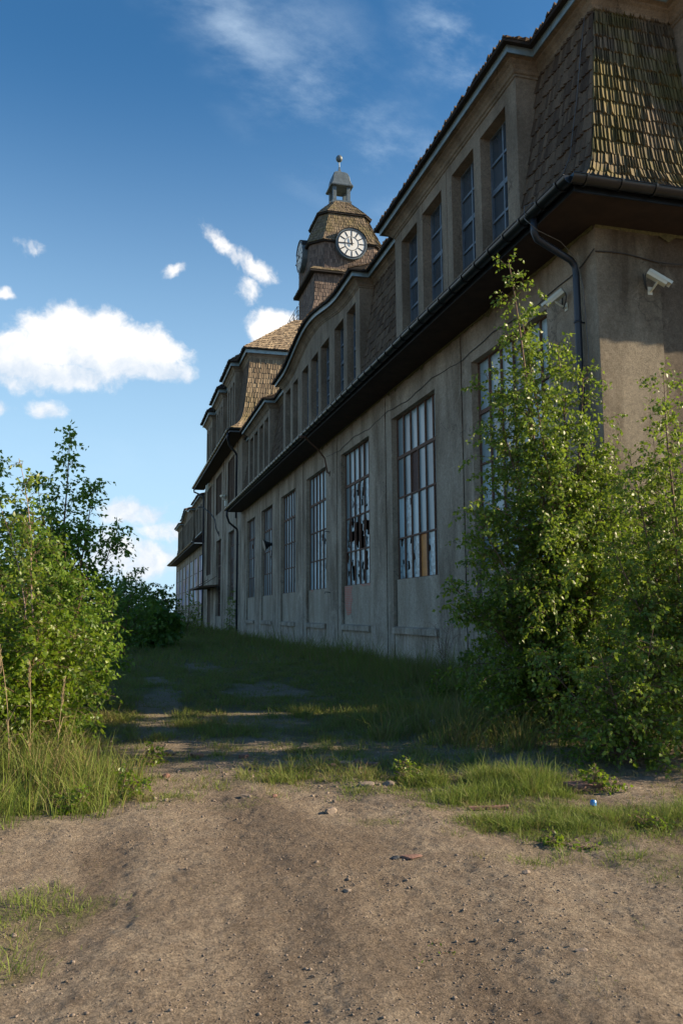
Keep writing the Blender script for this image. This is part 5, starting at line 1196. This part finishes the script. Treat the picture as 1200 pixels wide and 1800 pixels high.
# leggy dead weed and small dark plant by the wall
def stalks(name, label, cat, base, n, h, spread, mat, seed, group=None, side=6):
    rng = np.random.default_rng(seed); m = MB(); x, y = base; z = float(gz(np.array([x]), np.array([y]))[0])
    for _ in range(n):
        a = rng.uniform(0, 6.28); l = h*rng.uniform(.6, 1.05); dx, dy = math.cos(a)*spread*rng.uniform(.3, 1), math.sin(a)*spread*rng.uniform(.3, 1)
        pts = [(x+dx*t**1.4, y+dy*t**1.4, z+l*t) for t in np.linspace(0, 1, 7)]; m.tube(pts, list(np.linspace(.006, .002, 7)), 5)
        for k in range(side):
            t = rng.uniform(.35, 1); b = rng.uniform(0, 6.28); ll = l*.22*rng.uniform(.5, 1.1); o = Vector((x+dx*t**1.4, y+dy*t**1.4, z+l*t))
            m.tube([o, o+Vector((math.cos(b)*ll*.6, math.sin(b)*ll*.6, ll*.5)), o+Vector((math.cos(b)*ll, math.sin(b)*ll, ll*.45))], [.003, .002, .001], 4)
    return single(m, name, mat, label, cat, group)
stalks('dead_weed', 'dark bare branching weed against the wall left of the birch', 'weed', (7.15, 17.6), 7, 1.5, .55, 'bark', 401, side=9)
plant('low_shrub', 'small dark shrub rooted at the wall beside the dead weed', 'shrub', (7.35, 16.6), [(.0, 0, .75, .012, .05, .8), (-.1, .1, .6, .012, .05, .7)], lambda t: .25*(1-t)+.06, 20, .055, 402, 'darkleaf', 'bark', None, up=.8, twl=.18, lpt=8, tw_per_m=14)
def reed(x, y, h, lean, label, seed, group):
    rng = np.random.default_rng(seed); m = MB(); z = float(gz(np.array([x]), np.array([y]))[0]); pts = [(x+lean*t**2*h, y+.05*math.sin(t*3), z+h*t) for t in np.linspace(0, 1, 10)]
    m.tube(pts, list(np.linspace(.0055, .0025, 10)), 6); e = Vector(pts[-1])
    for k in range(26):
        t = k/26; o = e-Vector((lean*.2*t, 0, .26*t)); a = rng.uniform(0, 6.28); l = .03+.02*t; m.tube([o, o+Vector((math.cos(a)*l*.35, math.sin(a)*l*.35, l)), o+Vector((math.cos(a)*l*.5, math.sin(a)*l*.5, l*1.3))], [.002, .0025, .001], 4)
    for k in range(3):
        t = rng.uniform(.15, .6); i = int(t*9); o = Vector(pts[i]); a = rng.uniform(0, 6.28); m.tube([o, o+Vector((math.cos(a)*.08, math.sin(a)*.08, .15)), o+Vector((math.cos(a)*.22, math.sin(a)*.22, .14))], [.004, .003, .001], 4)
    return single(m, 'dry_reed', 'dry', label, 'reed', group)
reed(-1.22, 8.9, 1.35, -.06, 'tallest dry reed stalk, at the far left edge', 501, 'dry reeds in the left grass')
reed(-.98, 8.7, 1.28, -.10, 'dry reed stalk with a bent plume in the left grass', 502, 'dry reeds in the left grass')
reed(-.83, 9.1, 1.1, -.03, 'dry reed stalk in the left grass, third from the left edge', 503, 'dry reeds in the left grass')
reed(-.55, 8.8, .95, .05, 'short dry reed stalk nearest to the track', 504, 'dry reeds in the left grass')
for i, (x, y, hh_, lab) in enumerate(((.12, 7.75, .30, 'leafy weed at the right tip of the left tall grass'), (-.35, 7.35, .22, 'low leafy weed in front of the left tall grass'), (4.25, 6.75, .26, 'leafy weed right beside the reddish slab'), (2.75, 7.75, .24, 'leafy weed at the left end of the right grass tuft'),
        (3.9, 5.55, .12, 'small weed in the low turf at the right edge'), (3.05, 5.35, .10, 'small flat weed on the soil left of the low turf'), (6.3, 13.5, .7, 'dark leafy weed at the wall behind the big birch'), (.35, 9.3, .25, 'leafy weed on the left rim of the track'), (5.9, 14.8, .55, 'tall leafy weed in the long grass by the wall'))):
    plant('leafy_weed', lab, 'weed', (x, y), [(.05, .02, hh_, .004, .1, .7), (-.06*hh_/.3, .05, hh_*.8, .004, .1, .7), (.08, -.07, hh_*.6, .003, .1, .6)], lambda t, k=hh_: (.10+.3*k)*(1-t)**.5+.02, 22, .022+.05*hh_, 600+i, 'bushleaf', 'bark', 'leafy weeds around the soil and wall', up=.5, twl=.05+.1*hh_, lpt=5, tw_per_m=22, br=.01, shape=1.0)
# little green weed lying on the bare soil
plant('creeping_weed', 'tiny green weed sprig lying alone on the bare soil', 'weed', (1.50, 3.85), [(.12, .05, .045, .002, .1, .5), (-.03, -.08, .03, .002, .1, .5), (.05, .12, .04, .002, .1, .5)], lambda t: .05, 16, .014, 403, 'bushleaf', 'bark', None, up=.4, twl=.03, lpt=4, tw_per_m=60, br=.02, shape=.7)
print('objects', len(bpy.data.objects), 'polys', sum(len(m.polygons) for m in bpy.data.meshes))
